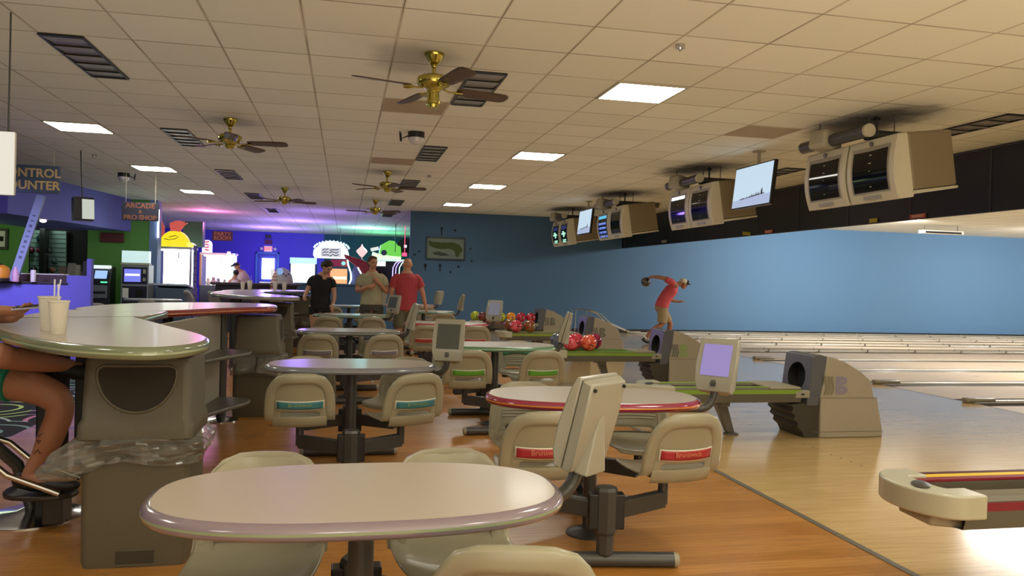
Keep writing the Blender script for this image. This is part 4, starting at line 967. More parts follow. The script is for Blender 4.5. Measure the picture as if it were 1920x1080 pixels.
def hand(B, w, d, up, L=.18, curl=.5, thumb=1, s=1.0):
    """palm + five bent fingers starting at wrist w, pointing along d; up = back of hand"""
    d = V(d).normalized(); up = V(up); up = (up-d*up.dot(d)).normalized(); sd = d.cross(up)*thumb
    w = V(w)
    B.limb([w, w+d*.035*s, w+d*.085*s], [.024*s, .026*s, .022*s], sd, [1.15, 1.6, 1.85])
    for k, (o_, ln) in enumerate(((-.030, .066), (-.010, .078), (.010, .072), (.029, .056))):
        r = .0085*s; a = w+d*.088*s+sd*(-o_)*s; 
        p1 = a+(d*cos(curl*.6)-up*sin(curl*.6))*ln*.5*s; p2 = p1+(d*cos(curl*1.7)-up*sin(curl*1.7))*ln*.5*s
        B.limb([a-d*.015*s, p1, p2], [r*1.1, r, r*.85])
    a = w+d*.025*s+sd*.022*s; B.limb([a, a+(d*.6+sd*.7-up*.2)*.035*s, a+(d*1.0+sd*.55-up*.5)*.058*s], [.012*s, .0105*s, .009*s])
def face_parts(head, hc, f, upv, s, eye='2c2018', mouth='8c4a40', side=None):
    f = V(f).normalized(); upv = V(upv).normalized(); r = f.cross(upv).normalized(); hc = V(hc)
    b = MB()
    for e in (-1, 1): b.sph(tuple(hc+f*.083*s+r*e*.031*s+upv*.008*s), .0095*s, 10, 6)
    b.build('eyes', mat('eye_'+eye, eye, .2), head, smooth=80)
    b = MB(); c = hc+f*.090*s-upv*.058*s; b.tube([c-r*.022*s-f*.006*s, c, c+r*.022*s-f*.006*s], .0045*s, 8); b.build('mouth', mat('mouth_'+mouth, mouth, .4), head, smooth=80)
    b = MB()
    for e in (-1, 1): c = hc+f*.088*s+r*e*.031*s+upv*.026*s; b.tube([c-r*.016*s, c+upv*.004*s, c+r*.016*s-f*.004], .0035*s, 6)
    b.build('eyebrows', mat('brow_dark', '3a281c', .6), head, smooth=80)
def add_head(B, hc, f, up, s=1.0, fat=1.0):
    f = V(f).normalized(); up = V(up); up = (up-f*up.dot(f)).normalized(); r = f.cross(up); M = Matrix((r, f, up)).transposed(); hc = V(hc)
    B.ell(hc+up*.025*s-f*.008*s, (.076*s*fat, .094*s, .095*s), M); B.ell(hc-up*.035*s+f*.018*s, (.058*s*fat, .068*s, .078*s), M)
    B.ell(hc-up*.082*s+f*.052*s, (.028*s*fat, .028*s, .024*s), M)      # chin
    B.limb([hc+f*.080*s+up*.018*s, hc+f*.104*s-up*.022*s], [.009*s, .015*s])   # nose
    B.ell(hc+f*.070*s+up*.030*s, (.05*s, .02*s, .014*s), M)      # brow ridge
    for e in (-1, 1): B.ell(hc+r*e*.077*s*fat-f*.008*s-up*.010*s, (.010*s, .020*s, .030*s), M)
    return M
def shoe(B, an, d, s=1.0, L=.27):
    an = V(an); d = V(d); d.z = 0 if abs(d.z) < .3 else d.z; d = d.normalized()
    h = an-d*.05; B.limb([h+V((0, 0, -.045)), an+d*.06+V((0, 0, -.045)), an+d*(L-.09)+V((0, 0, -.055))], [.042*s, .043*s, .032*s], d.cross(V((0, 0, 1))), [.95, 1.0, 1.35])
# ---- man in the red shirt, back to the camera
def man_red():
    o = V((1.07, 13.9, 0)); t = thing('person', 'bald man in a red t-shirt and khaki shorts standing with his back to the camera', 'person', tuple(o), R(0), 'people standing beyond the tables')
    B = Blob(); P = lambda x, y, z: V((x, y, z))
    B.limb([P(0, 0, .86), P(0, .0, 1.0), P(0, 0, 1.15), P(0, 0, 1.34), P(0, -.01, 1.44)], [.125, .125, .13, .13, .07], (1, 0, 0), [1.3, 1.25, 1.35, 1.5, 1.6])
    B.limb([P(0, -.01, 1.42), P(.0, .01, 1.53)], [.065, .062]); add_head(B, (.01, .02, 1.60), (.15, 1, .02), (0, 0, 1), 1.0, 1.05)
    for s, el, wr in ((-1, (-.255, -.02, 1.13), (-.27, .06, .90)), (1, (.275, -.02, 1.14), (.345, .02, .88))):
        B.limb([P(s*.165, 0, 1.38), P(s*.215, -.01, 1.30), V(el), V(wr)], [.062, .056, .045, .031]); d = V(wr)-V(el); hand(B, V(wr), d, (s, 0, 0), curl=.7, thumb=s)
        B.limb([P(s*.095, 0, .84), P(s*.11, .0, .65), P(s*.115, .01, .47), P(s*.12, -.03, .33), P(s*.12, 0, .09)], [.10, .088, .058, .060, .038]); B.limb([P(s*.12, -.02, .05), P(s*.13, .14, .04)], [.04, .035])
    B.build('body', SKIN, t, .010)
    S = Blob(); S.limb([P(0, .0, .80), P(0, 0, .92), P(0, 0, 1.05), P(0, 0, 1.20), P(0, 0, 1.36), P(0, -.01, 1.455)], [.148, .15, .145, .146, .14, .075], (1, 0, 0), [1.28, 1.25, 1.3, 1.42, 1.5, 1.5], caps=False)
    for s, el in ((-1, (-.245, -.01, 1.19)), (1, (.262, -.01, 1.20))): S.limb([P(s*.13, 0, 1.385), P(s*.20, 0, 1.34), V(el)], [.075, .075, .070], caps=False)
    S.build('t_shirt', mat('shirt_red', 'b04048', .8, noise=.08, nscale=6), t, .010)
    K = Blob(); K.limb([P(0, 0, .80), P(0, 0, .92)], [.135, .14], (1, 0, 0), 1.3, caps=False)
    for s in (-1, 1): K.limb([P(s*.085, 0, .86), P(s*.105, 0, .65), P(s*.115, 0, .50)], [.112, .108, .098], caps=False)
    K.build('shorts', mat('shorts_khaki_green', '6c6a54', .85, noise=.08, nscale=9), t, .010)
    for s in (-1, 1): F = Blob(); shoe(F, (s*.12, -.02, .085), (s*.15, 1, 0)); F.build('shoe', mat('shoe_grey', '8c8880', .6), t, .008, 1)
man_red()
def woman_beige():
    o = V((.47, 13.95, 0)); t = thing('person', 'short-haired woman in a beige v-neck shirt holding her hands at her chest', 'person', tuple(o), 0, 'people standing beyond the tables')
    B = Blob(); P = lambda x, y, z: V((x, y, z))
    B.limb([P(0, 0, .86), P(0, 0, 1.0), P(0, 0, 1.15), P(0, 0, 1.34), P(0, .01, 1.44)], [.13, .12, .125, .12, .06], (1, 0, 0), [1.35, 1.35, 1.35, 1.5, 1.7])
    B.limb([P(0, .01, 1.43), P(.0, -.01, 1.54)], [.056, .052]); hc = (.005, -.02, 1.615); f = (.5, -1, -.05); add_head(B, hc, f, (0, 0, 1), 1.0, 1.02)
    B.limb([P(-.155, 0, 1.38), P(-.20, 0, 1.30), P(-.245, -.03, 1.13), P(-.07, -.2, 1.20)], [.058, .054, .043, .029]); hand(B, (-.07, -.2, 1.20), (1, -.25, .25), (0, -1, .2), curl=1.0, thumb=1)
    B.limb([P(.155, 0, 1.38), P(.205, 0, 1.30), P(.26, -.03, 1.12), P(.11, -.2, 1.27)], [.058, .054, .043, .029]); hand(B, (.11, -.2, 1.27), (-.6, -.2, .7), (0, -1, .2), curl=1.1, thumb=-1)
    for s in (-1, 1):
        B.limb([P(s*.095, 0, .84), P(s*.105, .0, .65), P(s*.11, -.01, .47), P(s*.11, .03, .33), P(s*.11, 0, .09)], [.11, .09, .06, .058, .036]); B.limb([P(s*.11, .02, .05), P(s*.12, -.14, .04)], [.038, .032])
    bo = B.build('body', SKIN, t, .010); face_parts(bo, hc, f, (0, 0, 1), 1.0)
    H = Blob(); hc = V(hc); fn = V(f).normalized(); H.ell(hc+V((0, 0, .045))-fn*.022, (.085, .092, .082)); H.ell(hc+V((0, 0, .0))-fn*.05, (.078, .062, .075)); H.ell(hc+V((0, 0, .088))+fn*.03, (.06, .05, .03)); H.build('hair', mat('hair_brown', '4a3226', .7, noise=.2, nscale=40), t, .009)
    S = Blob(); S.limb([P(0, .0, .885), P(0, 0, .96), P(0, 0, 1.08), P(0, -.01, 1.22), P(0, 0, 1.36), P(0, .01, 1.44)], [.158, .152, .142, .148, .132, .085], (1, 0, 0), [1.3, 1.28, 1.3, 1.35, 1.5, 1.35], caps=False)
    for s, el in ((-1, (-.225, -.01, 1.22)), (1, (.235, -.01, 1.21))): S.limb([P(s*.12, 0, 1.375), P(s*.19, 0, 1.33), V(el)], [.075, .074, .072], caps=False)
    so = S.build('v_neck_shirt', mat('shirt_beige', 'a8a48a', .85, noise=.15, nscale=12), t, .010)
    MB().prism([(-.055, 0), (.0, -.10), (.055, 0)], 0, .003, T=Matrix.Translation((0.0, -.122, 1.43)) @ Matrix.Rotation(R(96), 4, 'X')).build('neckline', SKIN, so, smooth=0)
    K = Blob(); K.limb([P(0, 0, .78), P(0, 0, .95)], [.145, .145], (1, 0, 0), 1.32, caps=False)
    for s in (-1, 1): K.limb([P(s*.09, 0, .86), P(s*.105, 0, .68), P(s*.11, 0, .56)], [.118, .108, .098], caps=False)
    K.build('shorts', mat('shorts_charcoal', '4a4844', .85, noise=.08, nscale=9), t, .010)
    for s in (-1, 1): F = Blob(); shoe(F, (s*.11, .02, .085), (s*.15, -1, 0)); F.build('shoe', mat('shoe_grey', '8c8880', .6), t, .008, 1)
woman_beige()
def woman_black():
    o = V((-.40, 14.15, 0)); t = thing('person', 'woman in a black t-shirt and black shorts looking down, one hand on the tall table', 'person', tuple(o), 0, 'people standing beyond the tables')
    B = Blob(); P = lambda x, y, z: V((x, y, z))
    B.limb([P(0, 0, .82), P(-.01, 0, .95), P(0, 0, 1.10), P(.01, -.01, 1.27), P(.03, -.02, 1.38)], [.135, .125, .115, .115, .06], (1, .2, 0), [1.25, 1.25, 1.25, 1.4, 1.6])
    B.limb([P(.03, -.02, 1.37), P(.07, -.06, 1.47)], [.052, .048]); hc = (.095, -.10, 1.515); f = V((.75, -.75, -.75)); up = V((.35, -.2, 1)); add_head(B, hc, f, up, 1.0)
    B.limb([P(-.135, 0, 1.32), P(-.18, -.01, 1.24), P(-.235, -.03, 1.10), P(-.27, -.10, 1.02)], [.056, .052, .042, .029]); hand(B, (-.27, -.10, 1.02), (-.1, -.6, -.3), (-1, 0, .3), curl=.9, thumb=1)
    B.limb([P(.165, 0, 1.31), P(.195, -.01, 1.22), P(.225, -.02, 1.02), P(.20, -.08, .84)], [.052, .050, .040, .027]); hand(B, (.20, -.08, .84), (-.05, -.15, -1), (1, 0, 0), curl=.5, thumb=-1)
    for s in (-1, 1):
        B.limb([P(s*.095, 0, .80), P(s*.10, -.01, .62), P(s*.105, -.02, .45), P(s*.105, .02, .31), P(s*.105, 0, .09)], [.115, .09, .06, .058, .036]); B.limb([P(s*.105, .02, .05), P(s*.14, -.13, .04)], [.038, .032])
    bo = B.build('body', mat('skin_light', 'c89880', .5, noise=.05, nscale=14), t, .010); face_parts(bo, hc, f, up-f*up.dot(f)/f.dot(f), 1.0)
    H = Blob(); hc = V(hc); fn = f.normalized(); un = (up-fn*up.dot(fn)).normalized(); H.ell(hc+un*.045-fn*.018, (.094, .094, .084)); H.ell(hc-fn*.05+un*.005, (.088, .080, .08)); H.ell(hc-fn*.10-un*.0, (.06, .06, .05)); H.build('hair', mat('hair_dark', '2a201c', .6, noise=.2, nscale=40), t, .009)
    S = Blob(); S.limb([P(0, 0, .78), P(-.01, .0, .90), P(-.01, 0, 1.02), P(0, -.01, 1.16), P(.01, -.01, 1.29), P(.03, -.02, 1.37)], [.155, .15, .135, .138, .125, .075], (1, .2, 0), [1.22, 1.22, 1.22, 1.3, 1.45, 1.4], caps=False)
    S.limb([P(-.10, 0, 1.315), P(-.165, 0, 1.28), P(-.205, -.015, 1.18)], [.07, .068, .064], caps=False); S.limb([P(.12, 0, 1.30), P(.18, 0, 1.26), P(.21, -.01, 1.16)], [.068, .066, .062], caps=False)
    so = S.build('t_shirt', mat('shirt_black', '121216', .8), t, .010)
    MB().prism([(-.05, 0), (.0, -.10), (.05, 0)], 0, .003, T=Matrix.Translation((.055, -.118, 1.355)) @ Matrix.Rotation(R(20), 4, 'Z') @ Matrix.Rotation(R(98), 4, 'X')).build('neckline', mat('skin_light', 'c89880'), so, smooth=0)
    K = Blob(); K.limb([P(0, 0, .74), P(0, 0, .90)], [.145, .145], (1, 0, 0), 1.3, caps=False)
    for s in (-1, 1): K.limb([P(s*.09, 0, .82), P(s*.10, -.0, .68)], [.122, .112], caps=False)
    K.build('shorts', mat('shorts_black', '161618', .85), t, .010)
    b = MB(); d = V((-.05, -.15, -1)).normalized(); c = V((.205, -.07, .865)); b.cyl(c-d*.014, c+d*.014, .033); b.build('wrist_watch', M_WHITE, t)
    for s in (-1, 1): F = Blob(); shoe(F, (s*.105, .02, .085), (s*.2+.1, -1, 0)); F.build('shoe', mat('shoe_grey', '8c8880', .6), t, .008, 1)
woman_black()
def bowler():
    o = V((7.05, 16.95, 0)); t = thing('person', 'bowler in a coral t-shirt, khaki shorts and white cap with his arm swung back', 'person', tuple(o))
    P = lambda x, y, z: V((x, y, z)); B = Blob()
    B.limb([P(.13, 0, .83), P(.15, 0, .95), P(.23, 0, 1.10), P(.34, 0, 1.25), P(.43, 0, 1.37)], [.125, .118, .125, .125, .07], (0, 1, 0), [1.25, 1.2, 1.25, 1.45, 1.6])
    B.limb([P(.43, 0, 1.37), P(.55, 0, 1.40)], [.058, .055]); hc = V((.645, 0, 1.40)); f = V((1, 0, -.30)); up = V((.28, 0, 1)); add_head(B, hc, f, up, 1.0)
    B.limb([P(.37, -.17, 1.36), P(.22, -.20, 1.47), P(.02, -.19, 1.53), P(-.18, -.17, 1.54), P(-.255, -.17, 1.52)], [.060, .056, .046, .035, .030]); hand(B, (-.255, -.17, 1.52), (-1, 0, -.30), (0, .15, 1), curl=.9, thumb=1)
    B.limb([P(.38, .17, 1.30), P(.42, .24, 1.16), P(.48, .28, 1.02), P(.66, .26, .98)], [.058, .054, .044, .030]); hand(B, (.66, .26, .98), (1, -.1, .1), (0, 0, 1), curl=.3, thumb=1)
    B.limb([P(.12, -.09, .80), P(.13, -.09, .62), P(.10, -.09, .46), P(-.10, -.08, .33), P(-.28, -.07, .12)], [.10, .088, .060, .056, .036]); B.limb([P(-.29, -.07, .08), P(-.19, -.07, .04)], [.036, .03])
    B.limb([P(.14, .09, .80), P(.28, .09, .63), P(.38, .09, .47), P(.37, .09, .32), P(.33, .09, .09)], [.10, .088, .060, .058, .036]); B.limb([P(.31, .09, .05), P(.46, .09, .04)], [.038, .032])
    bo = B.build('body', SKINT, t, .010); face_parts(bo, hc, f, up-f*up.dot(f)/f.dot(f), 1.0)
    S = Blob(); S.limb([P(.12, 0, .84), P(.15, 0, .95), P(.22, 0, 1.08), P(.34, 0, 1.24), P(.45, 0, 1.38)], [.155, .150, .146, .145, .075], (0, 1, 0), [1.2, 1.18, 1.22, 1.4, 1.4], caps=False)
    S.limb([P(.38, -.10, 1.34), P(.27, -.19, 1.43), P(.12, -.195, 1.50)], [.085, .080, .070], caps=False); S.limb([P(.38, .12, 1.30), P(.41, .22, 1.20), P(.45, .26, 1.10)], [.08, .075, .07], caps=False)
    S.build('t_shirt', mat('shirt_coral', 'c8505a', .8, noise=.08, nscale=6), t, .010)
    K = Blob(); K.limb([P(.12, 0, .76), P(.13, 0, .90)], [.145, .145], (0, 1, 0), 1.25, caps=False); K.limb([P(.11, -.08, .82), P(.12, -.09, .64), P(.10, -.09, .49)], [.122, .118, .112], caps=False); K.limb([P(.13, .08, .82), P(.26, .09, .64), P(.33, .09, .52)], [.118, .112, .105], caps=False)
    K.build('shorts', mat('shorts_khaki', 'a08c6c', .85, noise=.08, nscale=9), t, .010)
    F = Blob(); F.limb([P(-.33, -.07, .10), P(-.24, -.07, .055), P(-.14, -.07, .04)], [.042, .042, .034], (0, 1, 0), 1.1); F.build('shoe', mat('shoe_dark', '2c2e2c', .5), t, .008, 1); F = Blob(); shoe(F, (.33, .09, .085), (1, 0, 0)); F.build('shoe', mat('shoe_dark', '2c2e2c', .5), t, .008, 1)
    MB().tube([P(-.30, -.07, .135), P(-.27, -.07, .15)], .046, 14).build('sock', M_WHITE, t)
    # cap
    un = (up-f*up.dot(f)/f.dot(f)).normalized(); fn = f.normalized(); M = Matrix((fn.cross(un), fn, un)).transposed()
    C = Blob(); C.ell(hc+un*.055-fn*.008, (.088, .108, .072), M); cp = C.build('cap', mat('cap_white', 'd0ccc0', .8), t, .008)
    b = MB(); T = Matrix.Translation(hc+un*.045+fn*.085) @ M.to_4x4() @ Matrix.Rotation(R(-12), 4, 'X'); b.prism([(-.075, -.02), (.075, -.02), (.07, .04), (.04, .075), (0, .085), (-.04, .075), (-.07, .04)], 0, .008, T=T); b.build('cap_visor', mat('cap_black', '14181c', .7), cp, smooth=30)
    b = MB(); b.sph((0, 0, 0), (.09, .045, .066), T=Matrix.Translation(hc+un*.056+fn*.066) @ M.to_4x4()); b.build('cap_front', mat('cap_black', '14181c', .7), cp, smooth=60)
    ball(6.71, 16.80, 1.42, ball_mat('ball_black_smoke', '16181a', '4c4844', 4), 'black marbled bowling ball held behind him by the bowler', (0, 0, 0), 'bowling balls on the returns')
bowler()
# ---- people at the claw machine
def crane_people():
    t = thing('person', 'person in a pale shirt and dark cap bending over beside the claw machine', 'person', (-2.98, 24.3, 0))
    P = lambda x, y, z: V((x, y, z)); B = Blob()
    B.limb([P(.08, 0, .9), P(.08, 0, 1.05), P(.04, 0, 1.2), P(-.04, 0, 1.38)], [.13, .125, .125, .09], (1, 0, 0), [1.2, 1.2, 1.3, 1.5]); B.limb([P(-.05, 0, 1.4), P(-.1, -.02, 1.5)], [.055, .052]); hc = V((-.13, -.03, 1.57)); f = V((-.8, -.3, -.6)); add_head(B, hc, f, (-.4, 0, 1), 1)
    for s in (-1, 1):
        B.limb([P(s*.15-.03, 0, 1.33), P(s*.18-.06, -.05, 1.12), P(s*.1-.28, -.12, 1.06)], [.055, .045, .03]); hand(B, (s*.1-.28, -.12, 1.06), (-1, -.2, 0), (0, 0, 1), curl=.5, thumb=s)
        B.limb([P(.08+s*.1, 0, .88), P(.08+s*.1, 0, .48), P(.08+s*.1, 0, .09)], [.10, .065, .04]); B.limb([P(.08+s*.1, 0, .05), P(s*.1-.06, -.05, .04)], [.04, .034])
    B.build('body', SKIN, t, .014)
    S = Blob(); S.limb([P(.08, 0, .88), P(.08, 0, 1.05), P(.04, 0, 1.2), P(-.04, 0, 1.40)], [.15, .145, .145, .09], (1, 0, 0), [1.2, 1.2, 1.3, 1.5], caps=False)
    for s in (-1, 1): S.limb([P(s*.12-.03, 0, 1.33), P(s*.17-.05, -.03, 1.2)], [.075, .068], caps=False)
    S.build('shirt', mat('shirt_pale', 'c8c0b8', .8), t, .014)
    K = Blob(); 
    for s in (-1, 1): K.limb([P(.08+s*.09, 0, .9), P(.08+s*.1, 0, .5), P(.08+s*.1, 0, .1)], [.115, .08, .06], caps=False)
    K.build('trousers', mat('trousers_dark', '202230', .8), t, .014)
    C = Blob(); C.ell(hc+V((-.02, 0, .05)), (.095, .09, .07)); C.limb([hc+V((-.1, -.02, .03)), hc+V((-.17, -.05, .0))], [.03, .02], (0, 1, 0), 2); C.build('cap', mat('cap_navy', '181c34', .7), t, .012)
    t = thing('person', 'dark-haired child in a white top leaning on the claw machine before the taller person', 'person', (-3.12, 23.9, 0))
    B = Blob(); B.limb([P(.04, 0, .65), P(.04, 0, .8), P(.02, 0, 1.0), P(-.02, 0, 1.18)], [.11, .10, .10, .07], (1, 0, 0), [1.2, 1.2, 1.3, 1.4]); B.limb([P(-.02, 0, 1.18), P(0, 0, 1.28)], [.045, .045]); hc = V((.03, 0, 1.36)); add_head(B, hc, (-.6, 1, -.2), (0, 0, 1), .92)
    for s in (-1, 1):
        B.limb([P(s*.12, 0, 1.14), P(s*.1-.1, .0, 1.04), P(-.26, s*.06, 1.08)], [.045, .036, .026]); hand(B, (-.26, s*.06, 1.08), (-1, 0, 0), (0, 0, 1), curl=.4, thumb=s, s=.85)
        B.limb([P(.04+s*.07, 0, .62), P(.04+s*.08, 0, .35), P(.04+s*.08, 0, .07)], [.08, .05, .035]); B.limb([P(.04+s*.08, 0, .04), P(s*.08-.08, .03, .035)], [.035, .03])
    B.build('body', SKIN, t, .014); S = Blob(); S.limb([P(.04, 0, .62), P(.04, 0, .8), P(.02, 0, 1.0), P(-.02, 0, 1.18)], [.13, .12, .12, .07], (1, 0, 0), [1.2, 1.2, 1.3, 1.4], caps=False); S.build('top', mat('top_white', 'd8c8cc', .8), t, .014)
    C = Blob(); C.ell(hc+V((.0, -.02, .03)), (.085, .09, .085)); C.build('hair', mat('hair_dark', '2a201c'), t, .012)
crane_people()
# ---- seated woman at the left edge
def seated():
    P = lambda x, y, z: V((x, y, z))
    t = thing('person', 'person in green shorts and black flats seated cross-legged at the left edge', 'person', (-1.95, 4.45, 0))
    o = V((-1.95, 4.45, 0)); q = lambda *a: V(a)-o
    B = Blob()
    B.limb([q(-2.00, 4.45, .84), q(-2.02, 4.45, 1.0), q(-2.02, 4.45, 1.2), q(-1.99, 4.45, 1.36), q(-1.97, 4.44, 1.45)], [.145, .13, .125, .115, .06], (0, 1, 0), [1.3, 1.25, 1.25, 1.45, 1.6])
    B.limb([q(-1.97, 4.44, 1.43), q(-1.94, 4.44, 1.54)], [.055, .05]); hc = q(-1.92, 4.44, 1.61); f = V((1, -.05, -.35)); up = V((.3, 0, 1)); add_head(B, hc, f, up, 1.0)
    # standing leg
    B.limb([q(-1.95, 4.52, .83), q(-1.70, 4.48, .80), q(-1.475, 4.42, .735), q(-1.415, 4.41, .66), q(-1.455, 4.42, .52), q(-1.52, 4.43, .385), q(-1.555, 4.43, .325)], [.105, .098, .078, .066, .064, .044, .036])
    B.limb([q(-1.565, 4.43, .30), q(-1.50, 4.42, .285), q(-1.38, 4.41, .27)], [.036, .036, .026], (0, 1, 0), 1.1)
    # crossed leg
    B.limb([q(-1.97, 4.36, .90), q(-1.80, 4.25, .95), q(-1.635, 4.18, .955), q(-1.57, 4.25, .93), q(-1.50, 4.36, .905), q(-1.415, 4.50, .87)], [.10, .088, .066, .058, .054, .036])
    B.limb([q(-1.41, 4.51, .86), q(-1.34, 4.54, .84), q(-1.23, 4.58, .82)], [.036, .035, .026])
    # arms
    B.limb([q(-1.99, 4.27, 1.37), q(-1.97, 4.22, 1.25), q(-1.93, 4.20, 1.11), q(-1.80, 4.24, 1.125), q(-1.675, 4.28, 1.16)], [.056, .052, .043, .037, .029]); hand(B, q(-1.675, 4.28, 1.16), (1, .05, .0), (0, -.35, -1), curl=.55, thumb=1, s=1.05)
    B.limb([q(-1.99, 4.63, 1.37), q(-1.97, 4.68, 1.25), q(-1.95, 4.66, 1.08), q(-1.80, 4.55, 1.10), q(-1.76, 4.52, 1.11)], [.056, .052, .043, .034, .029]); hand(B, q(-1.76, 4.52, 1.11), (1, -.2, 0), (0, 0, -1), curl=.7, thumb=-1)
    bo = B.build('body', SKINT, t, .008, 3); face_parts(bo, hc, f, up-f*up.dot(f)/f.dot(f), 1.0)
    # tattoo on the calf: small inked strokes lying on the skin
    b = MB(); rr = random.Random(4)
    H = Blob(); fn = f.normalized(); H.ell(hc+V((-.03, 0, .04)), (.095, .088, .085)); H.ell(hc+V((-.07, 0, -.06)), (.06, .08, .10)); H.build('hair', mat('hair_brown', '4a3226'), t, .009)
    S = Blob(); S.limb([q(-2.0, 4.45, .86), q(-2.02, 4.45, 1.0), q(-2.02, 4.45, 1.2), q(-1.99, 4.45, 1.36), q(-1.97, 4.44, 1.44)], [.16, .145, .14, .13, .075], (0, 1, 0), [1.25, 1.22, 1.25, 1.42, 1.5], caps=False)
    for s, e in ((-1, q(-1.965, 4.21, 1.22)), (1, q(-1.965, 4.69, 1.22))): S.limb([q(-1.99, 4.45+s*.14, 1.38), q(-1.98, 4.45+s*.21, 1.32), e], [.07, .068, .064], caps=False)
    S.build('top', mat('top_grey', '7a7c84', .8), t, .01)
    K = Blob(); K.limb([q(-2.0, 4.45, .80), q(-2.0, 4.45, .96)], [.155, .15], (0, 1, 0), 1.3, caps=False); K.limb([q(-1.96, 4.52, .83), q(-1.78, 4.49, .825), q(-1.645, 4.46, .80)], [.125, .122, .118], caps=False); K.limb([q(-1.96, 4.36, .90), q(-1.82, 4.27, .945), q(-1.70, 4.215, .955)], [.115, .11, .098], caps=False)
    K.build('shorts', mat('shorts_green', '1f8468', .85, noise=.08, nscale=14), t, .008)
    bs = mat('flat_black', '121214', .55)
    F = Blob(); F.limb([q(-1.60, 4.43, .288), q(-1.53, 4.42, .270), q(-1.42, 4.41, .262), q(-1.335, 4.405, .262)], [.040, .040, .036, .024], (0, 1, 0), [1.0, 1.0, 1.2, 1.3]); F.build('flat_shoe', bs, t, .007, 1)
    F = Blob(); F.limb([q(-1.435, 4.50, .850), q(-1.37, 4.53, .835), q(-1.27, 4.57, .815), q(-1.20, 4.60, .80)], [.046, .046, .044, .026], (0, 0, 1), [1.0, 1.0, 1.1, 1.1]); F.build('flat_shoe', bs, t, .007, 1)
    ph = thing('phone', 'pale phone held in the hand at the left edge above the tall table', 'phone', (-1.525, 4.27, 1.182)); ph.rotation_euler = (R(10), R(-6), R(8))
    MB().box((0, 0, 0), (.135, .068, .009)).build('phone_case', mat('phone_case', '9aa4b8', .25, coat=.4), ph, smooth=0, bev=.004); MB().box((0, 0, .005), (.12, .06, .001)).build('phone_screen', M_SCREEN, ph, smooth=0)
    # tattoo strokes projected on the calf surface (front side, towards the camera)
    ax0, ax1 = q(-1.455, 4.42, .56), q(-1.50, 4.42, .44)
    for k in range(9):
        v = rr.random(); c = ax0.lerp(ax1, v); pts = []; a0 = rr.uniform(-1.0, .6)
        for j in range(5):
            a = a0+j*.22*rr.choice((1, 1, .4)); zz = c.z+rr.uniform(-.014, .014); r_ = .0605-.012*max(0, v); pts.append(V((c.x+r_*sin(a), c.y-r_*cos(a), zz)))
        b.tube(pts, .0026, 5)
    b.build('calf_tattoo', mat('tattoo_ink', '3a2c28', .6), bo, smooth=60)
    s = thing('bar_stool', 'chrome bar stool with a dark footrest under the seated person at the left edge', 'stool', (-1.78, 4.62, 0))
    MB().lathe([(.26, 0), (.26, .006), (.20, .022), (.08, .034), (.045, .05)], (.12, .16, 0), 36).build('base_plate', M_CHROME, s, smooth=40); MB().tube([(.12, .16, .03), (.06, .1, .3), (-.17, -.14, .66)], .032).build('post', M_STEEL, s, smooth=60)
    MB().prism(chaikin([(.10, -.26), (.42, -.27), (.46, -.12), (.30, .0), (.06, .02)], 2), .195, .222).build('footrest', mat('footrest_dark', '2c261e', .4), s, smooth=50, bev=.008); MB().box((.30, -.02, .11), (.10, .16, .18)).build('footrest_bracket', mat('footrest_dark', '2c261e', .4), s, smooth=0, bev=.01)
    for y in (-.30, .02): MB().tube([(-.12, y, .50), (.05, y, .44), (.16, y, .34), (.40, y, .24)], .016, 10).build('chrome_leg', M_CHROME, s, smooth=60)
    MB().lathe([(.05, .655), (.17, .665), (.20, .685), (.20, .70), (.17, .715), (.02, .712)], (-.20, -.17, 0), 32).build('seat', mat('stool_black', '1a1a1c', .5), s, smooth=40)
seated()
# ================================================================ LEFT SIDE: COUNTER, PRO SHOP, ARCADE
GREY = mat('jamb_blue', '7088b8', .6)
GY = 21.0
sbox('wall_green', -6.20, -4.79, GY, GY+.15, 0, CEIL, M_GREEN); sbox('wall_green_left', -12, -7.55, GY, GY+.15, 0, CEIL, M_GREEN)
sbox('wall_green_sill', -7.55, -6.20, GY, GY+.15, 0, 1.12, M_GREEN); sbox('wall_green_head', -7.55, -6.20, GY, GY+.15, 2.44, CEIL, mat('head_brown', '54423c', .7))
sbox('trim_jamb', -4.79, -4.60, GY-.02, GY+.4, 0, CEIL, GREY)
sbox('wall_shop_back', -8.2, -5.8, 22.6, 22.75, 0, CEIL, M_DARK); sbox('trim_slatwall_edge', -7.62, -7.50, 22.0, 22.3, 0, 2.4, M_BLACK)
st = MB().b2(-7.98, -7.14, 22.42, 22.5, .9, 2.34).build('trim_slatwall', mat('slat_mint', '88a89c', .5), smooth=0); struct(st)
st['kind'] = 'structure'
b = MB()
for k in range(12): b.b2(-7.98, -7.14, 22.41, 22.422, .95+.118*k, .962+.118*k)
struct(b.build('trim_slat_grooves', M_DARK, smooth=0))
struct(MB().prism([(-5.93, 15.6), (-5.22, GY-.02), (-7.5, GY-.02), (-7.5, 15.6)], 2.33, CEIL).build('trim_soffit', M_PURP, smooth=0))
sbox('trim_soffit_left', -12, -7.52, 20.3, GY, 2.72, CEIL, M_PURP)
